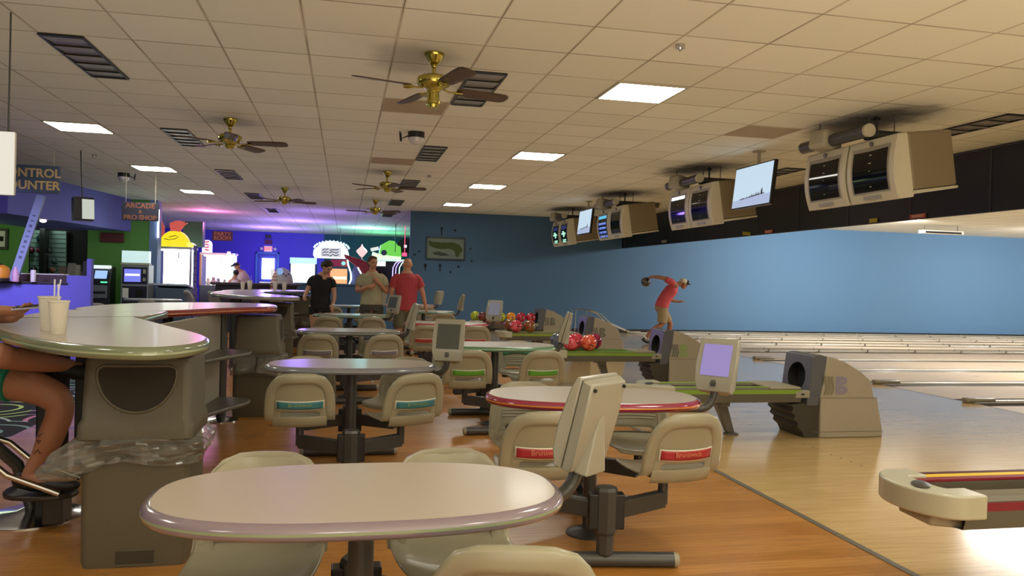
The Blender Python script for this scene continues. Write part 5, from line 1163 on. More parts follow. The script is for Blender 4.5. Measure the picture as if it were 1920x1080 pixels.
# control counter
CY = 13.0
t = thing('control_counter', 'violet control counter with a stepped end and dark worktop at far left', 'counter', (-4.9, CY, 0))
MB().b2(-2.6, .78, 0, .10, 0, 1.13).b2(.78, 1.08, 0, .10, 0, 1.27).build('front_panel', M_PURP, t, smooth=0)
MB().b2(-2.6, .80, -.02, .55, 1.13, 1.16).build('worktop', mat('worktop_dark', '2a2624', .4), t, smooth=0, bev=.005)
MB().b2(1.06, 1.12, -.01, .12, 0, 1.53).build('end_post', M_PURP, t, smooth=0); MB().b2(-.7, .76, .30, .50, 1.16, 1.27).build('ledge', mat('ledge_maroon', '3c2828', .5), t, smooth=0); MB().b2(.0, .65, .28, .52, 1.27, 1.285).build('ledge_top', M_WHITE, t, smooth=0)
t = thing('ruler_post', 'leaning pale blue marked post rising from the control counter', 'post', (-4.82, 12.92, 1.16))
d = V((.36, 0, 1.30)); MB().box(d/2, (.115, .05, d.length), (0, atan2(d.x, d.z), 0)).build('post_body', mat('post_blue', '8494ac', .6), t, smooth=0)
b = MB()
for k in range(9): c = d*(.28+.06*k); b.box((c.x, -.027, c.z), (.04, .003, .022 if k % 3 else .04), (0, atan2(d.x, d.z), 0))
b.build('post_marks', mat('mark_dark', '4c5668', .6), t, smooth=0)
def simple(name, mb, m, lab, cat, grp=None, **k): return tag(mb.build(name, m, **k), lab, cat, grp)
simple('canister', MB().lathe([(.035, 0), (.036, .17), (.03, .18)], (-4.56, 12.95, 1.16)), M_WHITE, 'white canister standing on the control counter', 'canister')
simple('pink_bottle', MB().lathe([(.045, 0), (.045, .14), (.02, .19), (.02, .22)], (-4.78, 12.9, 1.16)), mat('pink', 'd0a0b4', .4), 'pink bottle beside the leaning post on the control counter', 'bottle')
t = thing('orange_case', 'orange and black rounded case on the counter at the left edge', 'case', (-4.98, 12.9, 1.16)); MB().lathe([(.12, .05), (.13, .12), (.11, .2), (.05, .24)]).build('case_shell', mat('orange_case', 'd08820', .5), t); MB().lathe([(.13, 0), (.13, .05)]).lathe([(.05, .235), (.03, .26)]).build('case_base', M_BLACK, t)
# hanging signs
def sign(name, lines, x, y, z, w_, h_, lab, bg, fg, size, offx=0, gap=1.0):
    t = thing(name, lab, 'sign', (x, y, z)); MB().box((0, 0, 0), (w_, .04, h_)).build('sign_board', bg, t, smooth=0, bev=.01)
    n = len(lines)
    for k, (s, sc) in enumerate(lines): text_mesh(s, size*sc, 'lettering', fg, t, (offx, -.023, gap*(n-1)/2-gap*k-0.005), bold=size*.025, ext=.002)
    for s in (-1, 1): MB().cyl((s*w_*.4, 0, h_/2), (s*w_*.4, 0, CEIL-z), .004, seg=6).build('hanger_rod', M_PLASTD, t)
    return t
sign('hanging_sign', [('CONTROL', 1), ('COUNTER', 1)], -4.33, 12.0, 2.60, .84, .385, 'dark blue hanging sign reading CONTROL COUNTER in tan letters', mat('sign_navy', '34425c', .6), mat('sign_tan', 'b09468', .6), .165, .035, .17)
sign('hanging_sign', [('ARCADE', 1), ('&', .6), ('PRO SHOP', .92)], -3.58, 15.0, 2.42, .61, .325, 'dark hanging sign reading ARCADE and PRO SHOP', mat('sign_black', '1e2030', .6), mat('sign_brown', '7c4a30', .6), .125, 0, .105)
sign('hanging_sign', [('PARTY', 1), ('ROOM', 1)], -3.94, 27.0, 2.565, .64, .31, 'brown hanging sign reading PARTY ROOM over the arcade', mat('sign_umber', '4a3038', .6), mat('sign_orange', 'b87840', .6), .175, 0, .14)
t = thing('menu_lightbox', 'blank cream light box hanging at the left edge of the picture', 'light box', (-2.475, 6.0, 2.09)); MB().box((0, .025, 0), (.46, .03, .44)).build('box_casing', M_WHITE, t, smooth=0, bev=.01); MB().box((0, .006, 0), (.452, .006, .432)).build('light_face', glow('cream_face', (1, .93, .80), .95), t, smooth=0)
for s in (-1, 1): MB().cyl((s*.18, .025, .2), (s*.18, .025, CEIL-2.09), .006, seg=6).build('hanger_rod', M_STEEL, t)
# small tv on an arm
t = thing('wall_television', 'small lit television tilted on an arm before the violet soffit', 'television', (-3.75, 12.5, 2.25), R(30))
MB().box((0, .05, 0), (.28, .14, .34), (R(-6), 0, R(0))).build('casing', M_BLACK, t, smooth=0, bev=.015); MB().box((.05, -.027, 0), (.16, .006, .29), (R(-6), 0, 0)).build('screen', glow('tv_cream', (.80, .85, .74), .8), t, smooth=0); MB().box((.05, -.032, -.10), (.15, .004, .07), (R(-6), 0, 0)).build('screen_banner', glow('tv_blue', (.25, .55, 1), .9), t, smooth=0); MB().cyl((0, .1, .1), (0, .25, CEIL-2.25), .009, seg=8).build('ceiling_arm', M_STEEL, t)
simple('spot_lamp', MB().lathe([(.05, 0), (.06, -.03), (.03, -.05)], (-5.9, 17.2, 2.33)), glow('spot_glow', (1, .85, .7), 12), 'small glowing spot lamp under the violet soffit', 'lamp')
simple('red_sign', MB().box((-5.63, 20.93, 2.16), (.54, .06, .24)), mat('sign_dull_red', '5c1c1c', .5), 'dull red sign box on the green wall below the soffit', 'sign', smooth=0, bev=.01)
t = thing('picture_frame', 'framed picture on the bright green wall at the left edge', 'picture', (-8.1, 20.95, 2.04)); MB().box((0, 0, 0), (.31, .04, .5)).build('frame', mat('frame_dark', '2c2420', .5), t, smooth=0); MB().box((0, -.022, 0), (.2, .004, .38)).build('print', M_WHITE, t, smooth=0); MB().box((.02, -.026, .0), (.1, .004, .12)).build('print_figure', M_DARK, t, smooth=0)
# bowling balls shown on the slat wall
DB = [(-7.53, 2.11, .125, '1c3438', 'large dark teal display ball at the top of the slat wall'), (-7.76, 1.80, .085, '5c1c34', 'dark red display ball, left of the middle row on the slat wall'), (-7.56, 1.80, .085, '702440', 'dark red display ball, centre of the middle row on the slat wall'), (-7.35, 1.80, .085, '243838', 'dark green display ball, right of the middle row on the slat wall'),
      (-7.45, 1.54, .085, '5c2030', 'dark red display ball alone below the middle row'), (-7.22, 1.52, .075, '285048', 'green display ball low on the right of the slat wall'), (-7.70, 1.30, .09, '242c28', 'black display ball at the lower left of the slat wall'), (-7.27, 1.31, .08, '7c5040', 'brown display ball at the lower right of the slat wall')]
for x, z, r, c, lab in DB:
    t = thing('display_ball', lab, 'bowling ball', (x*1.018, 22.28, z+.012), 0, 'balls displayed on the slat wall'); MB().sph((0, 0, 0), r, 20, 12).build('ball_body', mat('disp_'+c, c, .15, coat=.8), t, smooth=80); MB().box((0, .06, -r-.005), (.09, .16, .012)).build('bracket', M_CHROME, t, smooth=0)
# flyer rack
for k, (x, z, w_, h_, c) in enumerate(((-6.70, 1.29, .17, .26, '6c5c58'), (-6.50, 1.33, .16, .34, '8c8480'), (-6.36, 1.31, .11, .30, 'a09890'), (-6.20, 1.36, .08, .40, '5c5c74'), (-6.28, 1.23, .06, .14, '7c6c60'))):
    simple('flyer_stack', MB().box((x, 20.86, z), (w_, .10, h_), (R(-8), 0, R(3-2*k))), mat('flyer_'+c, c, .8, noise=.3, nscale=30), ('brown box at the left of the flyers on the sill', 'grey stack of papers among the flyers on the sill', 'pale folded papers in the middle of the flyers', 'small blue-grey leaflet at the right of the flyers, upper', 'small tan leaflet at the right of the flyers, lower')[k], 'flyers', 'flyers by the pro shop opening', smooth=0)
sbox('trim_sill', -7.6, -6.15, 20.74, GY, 1.10, 1.16, mat('sill_dark', '2c2426', .5))
# cash machine and kiosk
t = thing('cash_machine', 'black cash machine with a lit top against the green wall', 'cash machine', (-5.60, 19.9, 0))
MB().add([(-.2, 0, 0), (.22, 0, 0), (.22, .5, 0), (-.2, .5, 0), (-.2, 0, 1.05), (.22, 0, 1.05), (-.2, .18, 1.40), (.22, .18, 1.40), (-.2, .5, 1.44), (.22, .5, 1.44)], [(0, 1, 5, 4), (4, 5, 7, 6), (6, 7, 9, 8), (8, 9, 2, 3), (0, 4, 6, 8, 3), (1, 2, 9, 7, 5), (0, 3, 2, 1)]).build('cabinet', mat('cabinet_black', '1c1e20', .4), t, smooth=0, bev=.02)
MB().b2(-.19, .19, .05, .25, 1.39, 1.47).build('top_sign', glow('atm_white', (.85, .95, 1), 1.2), t, smooth=0, bev=.02); MB().box((-.0, .085, 1.25), (.26, .02, .20), (R(-27), 0, 0)).build('display', glow('atm_blue', (.35, .55, 1), 1.3), t, smooth=0); MB().b2(-.17, .17, -.02, .0, .70, 1.0).build('front_panel', mat('atm_grey', '6c7074', .4), t, smooth=0, bev=.01); MB().b2(.02, .16, -.01, .01, 1.06, 1.09).build('card_light', glow('card_green', (.1, 1, .4), 2), t, smooth=0)
MB().b2(-.13, .13, -.025, -.02, .80, .86).build('panel_print', M_BLACK, t, smooth=0)
t = thing('ticket_kiosk', 'change kiosk with a white lit header and blue screen beside the cash machine', 'kiosk', (-4.85, 19.9, 0))
MB().b2(-.29, .31, 0, .5, 0, 1.50).build('cabinet', mat('kiosk_silver', '8c9090', .35, metal=.3), t, smooth=0, bev=.01); MB().b2(-.28, .31, -.02, .2, 1.55, 1.83).build('header', glow('header_mint', (.70, .95, .95), 1.0), t, smooth=0); MB().b2(-.30, .32, -.03, .25, 1.50, 1.54).build('ledge', M_PLASTD, t, smooth=0)
MB().b2(-.26, .28, -.012, .0, 1.05, 1.45).build('upper_panel', mat('kiosk_navy', '181c30', .3), t, smooth=0); MB().b2(-.22, .14, -.02, -.01, 1.10, 1.40).build('display', glow('kiosk_blue', (.22, .25, .95), 1.1), t, smooth=0); MB().b2(-.20, .12, -.025, -.02, 1.24, 1.29).build('display_text', glow('kiosk_text', (.75, .85, 1), 1.6), t, smooth=0)
MB().b2(-.26, .28, -.012, 0, .55, 1.0).build('lower_panel', mat('kiosk_black', '15161c', .4), t, smooth=0); MB().b2(-.25, -.12, -.02, -.01, .72, .95).build('label', M_WHITE, t, smooth=0); MB().b2(.04, .2, -.02, -.01, .74, .92).build('bill_slot', M_DARK, t, smooth=0); MB().b2(.19, .25, -.02, -.01, 1.3, 1.4).b2(.19, .25, -.02, -.01, 1.12, 1.2).build('buttons', M_PLASTD, t, smooth=0)
# neon strip and red shape on the jamb
simple('neon_tube', MB().cyl((-4.58, 20.95, 2.2), (-4.58, 20.95, 2.9), .02), glow('neon_white', (.9, .95, 1), 5), 'short white neon tube beside the yellow machine topper', 'lamp')
# crane machines
def crane(x, y, w_, h0, h1, D, lab, tint, lights):
    t = thing('claw_machine', lab, 'arcade machine', (x, y, 0), 0, 'arcade machines in the violet room')
    MB().b2(-w_/2, w_/2, 0, D, 0, h0).build('lower_cabinet', mat('crane_base', '2c2840', .4), t, smooth=0, bev=.02)
    MB().b2(-w_/2+.05, w_/2-.04, D-.06, D-.02, h0, h1).build('lit_back', glow('crane_back_'+lab[:8], tint, lights), t, smooth=0)
    for sx in (-w_/2, w_/2-.05):
        MB().b2(sx, sx+.05, 0, .05, h0, h1).build('corner_post', mat('crane_post', 'b87838', .4) if sx < 0 else M_CHROME, t, smooth=0)
    MB().b2(-w_/2, w_/2, 0, D, h1, h1+.06).build('roof', M_WHITE, t, smooth=0)
    MB().b2(-w_/2+.05, w_/2-.05, .02, .028, h0, h1).build('front_glass', mat('case_glass', 'f0f8ff', .05, alpha=.12), t, smooth=0)
    MB().b2(-w_/2+.1, w_/2-.1, .1, D-.1, h1-.04, h1-.02).build('lamp_bar', glow('crane_lamp', (.92, 1, .98), 9), t, smooth=0)
    b = MB(); b.cyl((.05, D/2, h1-.04), (.05, D/2, h1-.22), .02)
    for a in (0, 120, 240): b.tube([(.05, D/2, h1-.22), (.05+.08*cos(R(a)), D/2+.08*sin(R(a)), h1-.27), (.05+.04*cos(R(a)), D/2+.04*sin(R(a)), h1-.34)], .01, 6)
    b.build('claw', M_CHROME, t)
    return t
rr = random.Random(11)
c1 = crane(-4.43, 22.0, .92, .93, 1.96, .9, 'white-lit claw machine under the yellow dome topper', (.90, 1.0, .95), 4.5)
def toys(x, y, w_, z, n, where, D=.7):
    for k in range(n):
        px, py = x-w_/2+w_*(k+.5)/n, y+.15+rr.random()*D*.5; r = rr.uniform(.06, .09); c = rr.choice(('3c4c44', '7c3c4c', '4c4438', 'c8b0a0', '503c5c'))
        t = thing('plush_toy', '%s plush toy %s' % ({'3c4c44': 'dark green', '7c3c4c': 'maroon', '4c4438': 'brown', 'c8b0a0': 'cream', '503c5c': 'plum'}[c], where), 'plush toy', (px, py, z+r), 0, 'plush toys '+where)
        MB().sph((0, 0, 0), (r, r, r*1.1), 14, 8).build('toy_body', mat('toy_'+c, c, .9), t, smooth=80); MB().sph((0, -.01, r*1.35), r*.65, 12, 8).build('toy_head', mat('toy_'+c, c, .9), t, smooth=80)
c2 = crane(-3.76, 24.8, .98, .98, 1.90, .9, 'second claw machine with a pink corner column, where two people play', (1.0, .96, 1.0), 3.2)
toys(-3.75, 24.85, .75, .98, 5, 'inside the second claw machine')
t = thing('arch_topper', 'small rounded white topper with red letters on the second claw machine', 'machine topper', (-4.06, 24.9, 1.96)); MB().prism([(-.14, 0)]+[(.14*cos(pi-pi*k/10), .24+.14*sin(pi-pi*k/10)) for k in range(11)]+[(.14, 0)], -.04, .04, T=Matrix.Rotation(R(90), 4, 'X')).build('topper_panel', glow('topper_white', (1, .92, .95), 1.6), t, smooth=0)
b = MB()
for k in range(4): b.box((0, -.045, .08+.08*k), (.11, .006, .045), (0, R((-1)**k*10), 0))
b.build('topper_figures', glow('topper_red', (.8, .1, .2), 1.0), t, smooth=0)
t = thing('neon_column', 'glowing pink and cyan corner column of the claw machines', 'lamp', (-3.40, 24.6, 0)); MB().cyl((0, 0, .6), (0, 0, 2.0), .05).build('pink_tube', glow('pink_tube', (1, .45, .6), 3.5), t); MB().cyl((.14, 0, 1.0), (.14, 0, 1.95), .03).build('cyan_tube', glow('cyan_tube', (.4, .95, 1), 2.5), t); MB().b2(-.08, .2, -.06, .1, 0, .6).build('column_base', M_BLACK, t, smooth=0)
# yellow topper: plain dome with a red crest
t = thing('dome_topper', 'glowing yellow dome topper with a red feathered crest on the white-lit machine', 'machine topper', (-4.46, 22.2, 2.03))
P = []
for k in range(9): a = (pi/2)*k/8; P.append((.40*cos(a), .44*sin(a)))
MB().lathe([(r, z) for r, z in P[:-1]]+[(.01, .44)], (0, .2, 0), 32, T=Matrix.Diagonal((1, .8, 1, 1))).build('dome', glow('dome_yellow', (1.0, .82, .02), 1.15), t, smooth=60)
MB().prism([(-.46, 0), (.50, 0), (.52, .05), (.42, .12), (-.38, .10), (-.45, .04)], -.32, .1, T=Matrix.Translation((0, .1, 0)) @ Matrix.Rotation(R(90), 4, 'X')).build('brim', glow('brim_yellow', (1.0, .92, .15), 1.4), t, smooth=0, bev=.02)
for k in range(6): a = R(118-12*k); MB().tube([(.12*cos(a)+.0, .1, .30+.10*sin(a)), (.05+.30*cos(a)*1.1, .1, .30+.36*sin(a)), (.12+.36*cos(a), .1, .28+.42*sin(a))], [.05, .035, .012], 10).build('crest_feather', glow('crest_red', (.85, .13, .10), .8), t, smooth=60)
b = MB(); b.tube([(-.22, -.125, .20), (-.1, -.12, .17), (.05, -.13, .20), (.14, -.13, .25), (.06, -.12, .29), (-.1, -.11, .24)], .009, 6); b.build('dome_line', mat('line_brown', '5c3c00', .6), t)
simple('wall_sign', MB().prism([(-.14, -.35), (.12, -.30), (.12, .15), (.0, .40), (-.12, .38)], -.02, .02, T=Matrix.Translation((-4.92, 22.7, 2.42)) @ Matrix.Rotation(R(90), 4, 'X')), glow('red_panel', (.75, .12, .10), .7), 'rounded red panel behind the yellow dome topper', 'panel', smooth=0)
sbox('trim_green_box', -4.50, -3.98, 23.6, 24.0, 2.08, 2.80, mat('dull_green', '3c5848', .7))
t = thing('marker_pole', 'slim violet pole with marks standing before the claw machines', 'pole', (-3.83, 21.7, 0)); MB().cyl((0, 0, 0), (0, 0, 2.06), .045, seg=12).build('pole_shaft', mat('pole_lilac', '8478b8', .5), t); b = MB()
for k in range(7): b.cyl((0, 0, .75+.18*k), (0, 0, .765+.18*k), .047, seg=12)
b.build('pole_bands', M_BLACK, t)
# air game in front of crane
t = thing('low_game_cabinet', 'low pale-topped game cabinet between the kiosk and the claw machine', 'arcade machine', (-4.15, 20.4, 0)); MB().b2(-.35, .35, 0, .8, 0, .96).build('cabinet', mat('cab_slate', '4c5c6c', .5), t, smooth=0, bev=.02); MB().box((0, .4, 1.0), (.78, .9, .05), (R(-6), 0, 0)).build('playfield', mat('play_pale', 'b8c4d8', .3), t, smooth=0, bev=.01)
# skee-ball / cabinet with bright hood
t = thing('white_game_cabinet', 'white-lit game cabinet with a pale header, left of the racing game', 'arcade machine', (-1.55, 30.0, 0)); MB().b2(-.45, .48, 0, 1.2, 0, 1.02).build('lower_cabinet', mat('cab_teal', '1c4858', .5), t, smooth=0); MB().b2(-.42, .45, .3, .34, 1.05, 1.78).build('lit_window', glow('lit_window', (.93, 1, .98), 3.2), t, smooth=0); MB().b2(-.45, .50, .0, .4, 1.78, 2.0).build('header', glow('header_cyan', (.55, .90, 1), 1.3), t, smooth=0); MB().b2(-.46, -.42, 0, .9, 1.02, 1.78).b2(.45, .50, 0, .9, 1.02, 1.78).build('side_wall', mat('cab_navy', '202c58', .5), t, smooth=0)
# marquee
t = thing('marquee_sign', 'white bulb-edged arched marquee with a dark lettered panel over the racing game', 'sign', (-.50, 29.6, 2.0))
pl = [(-.60, 0), (.55, 0), (.64, .12), (.58, .34)]+[(.5*cos(a), .40+.24*sin(a)) for a in [R(10+16*k) for k in range(11)]]+[(-.64, .30), (-.66, .12)]
T = Matrix.Rotation(R(90), 4, 'X'); MB().prism(pl, -.05, .05, T=T).build('marquee_body', glow('marquee_white', (.85, .97, 1), 1.8), t, smooth=0)
for k in range(14): a = R(8+12.6*k); MB().sph((.62*cos(a), -.06, .36+.27*sin(a)), .04, 10, 6).build('bulb', glow('bulb_cyan', (.6, .9, 1), 2.2), t, smooth=80)
MB().box((-.02, -.055, .22), (.72, .01, .34)).build('letter_panel', glow('panel_dim', (.78, .78, .82), 1.0), t, smooth=0); b = MB()
for k in range(3):
    for j in range(5): b.box((-.27+.12*j+rr.uniform(-.02, .02), -.063, .12+.10*k+rr.uniform(-.012, .012)), (.13, .006, .03), (0, R(rr.uniform(-40, 40)), 0))
b.build('panel_lettering', mat('panel_ink', '1c1c24', .6), t, smooth=0)
for s in (-1, 1): MB().cyl((s*.3, 0, .6), (s*.3, 0, CEIL-2.0), .008, seg=6).build('hanger_wire', M_BLACK, t)
# racer
t = thing('racing_game', 'racing game with an orange screen and white light tube behind the woman in black', 'arcade machine', (-.20, 28.6, 0))
MB().b2(-.52, .40, 0, 1.2, 0, 1.0).build('base', mat('cab_slate', '4c5c6c'), t, smooth=0); MB().b2(-.32, .28, .28, .32, 1.08, 1.62).build('display', glow('race_orange', (1.0, .34, .14), 1.8), t, smooth=0); MB().b2(-.3, .26, .26, .28, 1.24, 1.34).build('display_road', glow('race_cream', (1, .8, .5), 2.0), t, smooth=0)
MB().add([(-.55, .1, 1.0), (-.32, .3, 1.0), (-.32, .3, 1.7), (-.30, .3, 1.95), (-.6, .1, 1.5), (.3, .3, 1.95), (.3, .3, 1.7)], [(0, 1, 2, 4), (4, 2, 3), (2, 6, 5, 3)]).build('cowl', mat('race_red', 'a02430', .4), t, smooth=0)
MB().tube([(.28, .15, 2.0), (.30, .12, 1.8), (.40, .08, 1.5), (.42, .06, 1.25), (.34, .1, 1.02)], .025, 10).build('light_tube', glow('race_tube', (.75, .8, 1), 5), t, smooth=60); MB().sph((.14, .2, 1.82), .06, 12, 8).build('green_lamp', glow('race_green', (.05, 1, .45), 5), t, smooth=80); MB().sph((-.44, .1, 1.86), .05, 12, 8).build('pink_lamp', glow('race_pink', (1, .3, .45), 4), t, smooth=80)
MB().add([(.44, .1, 1.0), (.72, .1, 1.0), (.72, .1, 1.55), (.55, .1, 1.85), (.44, .1, 1.5)], [(0, 1, 2, 3, 4)]).build('side_wing', mat('wing_grey', '6c7c90', .4), t, smooth=0)
t = thing('red_slide_canopy', 'dark red sloping canopy rising behind the woman in beige', 'canopy', (.45, 28.0, 0)); MB().prism([(-.50, 2.12), (.15, 1.95), (.55, 1.72), (.42, 1.10), (.20, 1.15), (-.05, 1.70), (-.45, 2.0)], -.4, .4, T=Matrix.Rotation(R(90), 4, 'X')).build('canopy_shell', mat('canopy_red', '8c2c20', .5), t, smooth=0, bev=.02); MB().b2(.0, .4, -.3, .3, 0, 1.2).build('canopy_base', mat('cab_navy', '202c58'), t, smooth=0); MB().box((.05, -.42, 1.55), (.05, .02, .3), (0, R(-30), 0)).build('lit_strip', glow('strip_blue', (.6, .8, 1), 3), t, smooth=0)
t = thing('lantern_topper', 'pink glowing lantern-shaped topper above the red canopy', 'machine topper', (.57, 28.3, 2.05)); MB().lathe([(.02, 0), (.06, .03), (.20, .20), (.17, .26), (.06, .36), (.03, .40), (.02, .46)], seg=8).build('lantern_body', glow('lantern_pink', (1.0, .50, .50), 1.6), t, smooth=20); MB().cyl((0, 0, -.9), (0, 0, 0), .02).build('stem', M_CHROME, t)
t = thing('green_topper', 'glowing green and white rounded vehicle-like topper behind the people', 'machine topper', (1.42, 28.0, 2.0)); MB().prism([(-.28, .12), (-.22, .48), (-.05, .58), (.08, .66), (.28, .64), (.36, .50), (.48, .46), (.52, .06), (.2, .02)], -.2, .2, T=T).build('topper_green', glow('topper_green', (.20, .80, .10), 1.0), t, smooth=0, bev=.03); MB().prism([(-.52, .02), (-.48, .24), (-.30, .18), (.1, .12), (.5, .10), (.5, .0)], -.24, .24, T=T).build('topper_base', glow('topper_pale', (.80, 1.0, .70), 1.3), t, smooth=0, bev=.02); MB().cyl((-.10, -.25, .22), (-.10, -.2, .22), .10).build('topper_port', mat('port_dark', '3c5c60', .3), t); MB().box((-.42, -.22, .34), (.28, .02, .12), (0, R(-14), 0)).build('topper_lettering', glow('lettering_white', (.9, 1, .95), 1.0), t, smooth=0)
MB().b2(-.55, .62, -.3, .3, -.06, .0).build('topper_shelf', glow('shelf_mint', (.7, 1, .85), 1.2), t, smooth=0); MB().b2(-.5, .55, -.2, .6, -2.0, -.08).build('cabinet', M_BLACK, t, smooth=0)
simple('lit_header', MB().b2(.98, 1.34, 26.9, 27.0, 1.74, 1.90), glow('header_white', (.95, .97, 1), 2.4), 'small white lit header beside the face of the woman in beige', 'sign', smooth=0); MB().b2(1.0, 1.32, 26.92, 26.99, 0, 1.74).build('header_stand', M_BLACK, bpy.data.objects['lit_header'], smooth=0)
for k, (x, c) in enumerate(((1.62, (.55, .45, 1)), (1.72, (.45, .35, 1)), (1.84, (.6, .9, .75)))):
    simple('neon_arch_tube', MB().tube([(x-.02, 27.3, 1.15), (x, 27.3, 1.70), (x+.08, 27.3, 1.86), (x+.20, 27.3, 1.95)], .016, 8), glow('arch_%d' % k, c, 2.4), ('violet arched neon tube left of the man in red', 'blue-violet arched neon tube, middle of the three by the man in red', 'mint arched neon tube closest to the blue wall corner')[k], 'lamp', 'arched neon tubes', smooth=60)
t = thing('round_disc', 'large dark record-like disc with a square lit hub hanging near the blue wall corner', 'decoration', (2.15, 29.0, 2.52)); MB().cyl((0, .02, .3), (0, .02, CEIL-2.52), .006, seg=6).build('hanger_wire', M_BLACK, t); MB().cyl((0, 0, 0), (0, .04, 0), .30, seg=32).build('disc', M_BLACK, t); MB().box((.0, -.01, .0), (.10, .01, .10)).build('hub', glow('hub_white', (.8, .9, 1), 1.5), t, smooth=0)
simple('red_number_display', MB().b2(1.90, 2.06, 26.98, 27.02, 2.10, 2.22).b2(1.97, 1.99, 26.99, 27.01, 2.22, CEIL), glow('red_display', (1, .08, .2), 2.0), 'small red lit display above the head of the man in red', 'sign', smooth=0)
simple('pendant_cable', MB().cyl((1.60, 26, 2.2), (1.60, 26, CEIL), .012, seg=6), M_BLACK, 'thin dark cord hanging from the arcade ceiling', 'cord')
t = thing('dome_ride', 'white dome-shaped ride with black spots and a blue disc, behind the basket stack', 'arcade machine', (-1.70, 22.6, 0)); MB().lathe([(.30, .9), (.30, 1.15), (.26, 1.35), (.16, 1.5), (.02, 1.56)], seg=24).build('dome', M_WHITE, t, smooth=60); MB().b2(-.26, .26, -.26, .26, 0, .9).build('base', mat('cab_navy', '202c58'), t, smooth=0); MB().cyl((-.05, -.33, 1.45), (-.05, -.22, 1.45), .09).build('blue_disc', glow('disc_blue', (.3, .5, .9), .9), t)
for p in ((.05, -.27, 1.38), (.12, -.27, 1.33), (.18, -.26, 1.38)): MB().sph(p, .022, 8, 6).build('spot', M_BLACK, t, smooth=80)
simple('dark_shelf', MB().b2(-3.0, -1.0, 18.9, 19.3, 1.10, 1.15), mat('shelf_umber', '3a3032', .5), 'long dark shelf behind the far tall table', 'shelf', smooth=0); simple('shelf_cabinet', MB().b2(-2.9, -1.1, 18.98, 19.25, 0, 1.10), mat('cab_umber', '2c2830', .6), 'dark cabinet under the long shelf behind the far tall table', 'cabinet', smooth=0)
# arcade back door and exit sign
dw = MB().b2(-3.62, -2.80, 34.42, 34.5, 0, 2.22).build('door_1', mat('door_blue', '3848a8', .5), smooth=0); struct(dw)
MB().b2(-3.42, -2.92, 34.36, 34.42, 1.15, 2.02).build('door_window', glow('door_window', (.95, .98, 1), 4.0), dw, smooth=0); MB().b2(-3.5, -3.0, 34.34, 34.42, .98, 1.03).build('push_bar', M_CHROME, dw, smooth=0); MB().b2(-3.68, -3.62, 34.4, 34.5, 0, 2.28).b2(-2.80, -2.74, 34.4, 34.5, 0, 2.28).b2(-3.68, -2.74, 34.4, 34.5, 2.22, 2.28).build('door_frame', mat('door_frame', '4c8cc8', .5), dw, smooth=0)
t = thing('exit_sign', 'lit EXIT sign with two emergency lamps over the arcade back door', 'sign', (-3.19, 34.42, 2.42)); MB().b2(-.16, .16, -.04, .04, -.11, .11).build('sign_box', glow('exit_pink', (1, .55, .62), 1.1), t, smooth=0); text_mesh('EXIT', .17, 'lettering', glow('exit_red', (.85, .05, .08), 1.2), t, (0, -.045, 0), bold=.004)
for s in (-1, 1): MB().sph((s*.28, 0, .0), .07, 12, 8).build('emergency_lamp', M_WHITE, t, smooth=80)
simple('wall_notice', MB().b2(-3.34, -3.04, 34.44, 34.5, 2.62, 2.80), mat('notice_maroon', '5c1840', .5), 'small maroon notice above the EXIT sign', 'sign', smooth=0); simple('wall_speaker', MB().b2(-3.30, -3.08, 34.36, 34.5, 2.86, 3.0), M_BLACK, 'small black speaker near the ceiling above the EXIT sign', 'speaker', smooth=0)
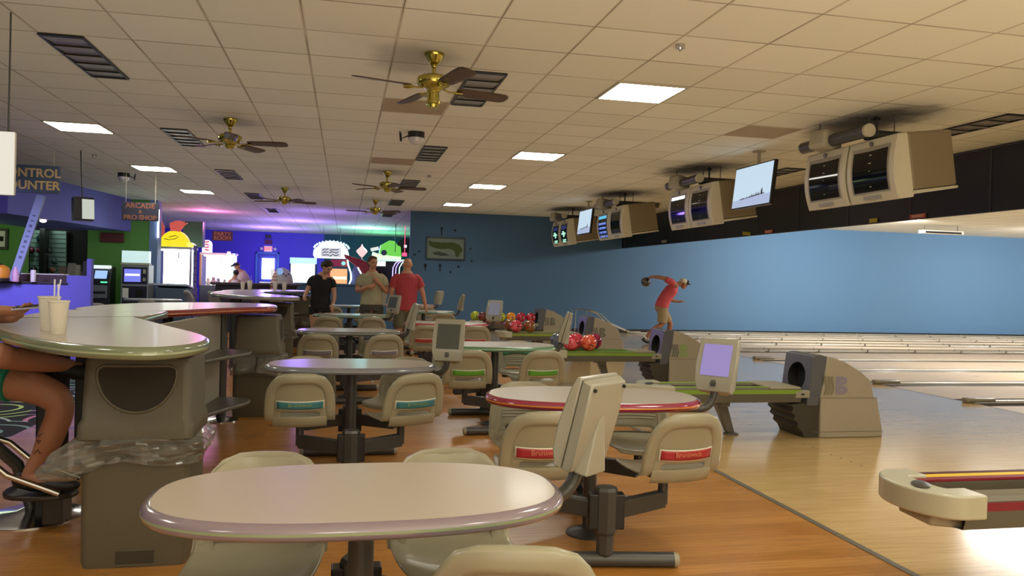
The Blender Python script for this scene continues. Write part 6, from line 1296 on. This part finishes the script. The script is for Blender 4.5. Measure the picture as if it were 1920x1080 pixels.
# framed map on the blue wall
t = thing('framed_map', 'dark-framed map with a green land shape on the blue wall', 'picture', (2.595, 20.68, 2.17)); fr = MB()
for s in (-1, 1): fr.box((0, 0, s*.285), (1.04, .04, .04)); fr.box((s*.505, 0, 0), (.04, .04, .56))
fr.build('frame', mat('frame_slate', '20303a', .5), t, smooth=0); MB().box((0, .005, 0), (.98, .01, .54)).build('map_sheet', mat('map_sheet', '6c7c70', .6, noise=.25, nscale=7), t, smooth=0)
MB().prism([(-.45, .20), (-.36, .17), (-.1, .16), (.22, .17), (.38, .10), (.46, -.02), (.40, -.10), (.33, -.22), (.27, -.20), (.24, -.06), (.1, .0), (-.15, -.02), (-.34, .02), (-.45, .08)], -.003, .003, T=Matrix.Translation((0, -.004, 0)) @ T).build('map_land', mat('map_green', '3c4c1c', .7, noise=.25, nscale=9), t, smooth=0)
b = MB(); b.prism([(-.35, -.12), (-.2, -.08), (.0, -.12), (.12, -.18), (-.1, -.20), (-.3, -.17)], -.002, .002, T=Matrix.Translation((0, -.004, 0)) @ T); b.build('map_ink', mat('map_ink', '38463c', .7), t, smooth=0)
# low tables and seats at far left
table_set(-4.03, 18.1, 0, '7a7c78', 'a0a4a0', 'oval table at far left in front of the kiosk', [(0, -1)+(0, 'cream swivel seat this side of the far-left oval table')], None, None)
def high_seat(x, y, rz, lab):
    c = copy_tree(CHAIRS[(None, None)]); c.name = 'high_swivel_seat'; c.location = (x, y, .30); c.rotation_euler = (0, 0, R(rz)); c['label'] = lab; c['category'] = 'seat'; c['group'] = 'high swivel seats by the far tall table'
    MB().cyl((0, 0, -.30), (0, 0, .26), .03).build('long_post', M_STEEL, c); MB().lathe([(.15, -.30), (.15, -.29), (.05, -.27)]).build('floor_flange', M_STEEL, c)
high_seat(-2.42, 14.3, -62, 'raised cream swivel seat turned sideways, left one beyond the red-tipped tall table'); high_seat(-1.98, 14.0, -58, 'raised cream swivel seat turned sideways, right one beyond the red-tipped tall table')
lone = seat(None, None, None, -4.47, 15.8, R(5), 'cream swivel seat alone before the violet counter, its back above the tall table', GRP)
MB().cyl((0, 0, 0), (0, 0, .26), .03).build('long_post', M_STEEL, lone); MB().lathe([(.15, 0), (.15, .01), (.05, .03)]).build('floor_flange', M_STEEL, lone)
# lettering on the seat stripes nearest the camera
for o in list(bpy.data.objects):
    if o.parent is None and o.get('category') == 'seat' and any(c.name.startswith('stripe_border') for c in o.children) and o.location.y < 6.5:
        bo = [c for c in o.children if c.name.startswith('stripe_border')][0]; st_ = bo.children[0] if bo.children else None
        if st_ is None: continue
        mm = st_.data.materials[0].name; cc = 'c06850' if 'a83038' in mm else '6c9468'
        text_mesh('Brunswick', .034, 'stripe_lettering', mat('letter_'+cc, cc, .5), st_, (0, back_pt(0, .553, .0195).y, .553), (R(90-5), 0, 0), ext=.0006, bold=.0006, sx=1.05)
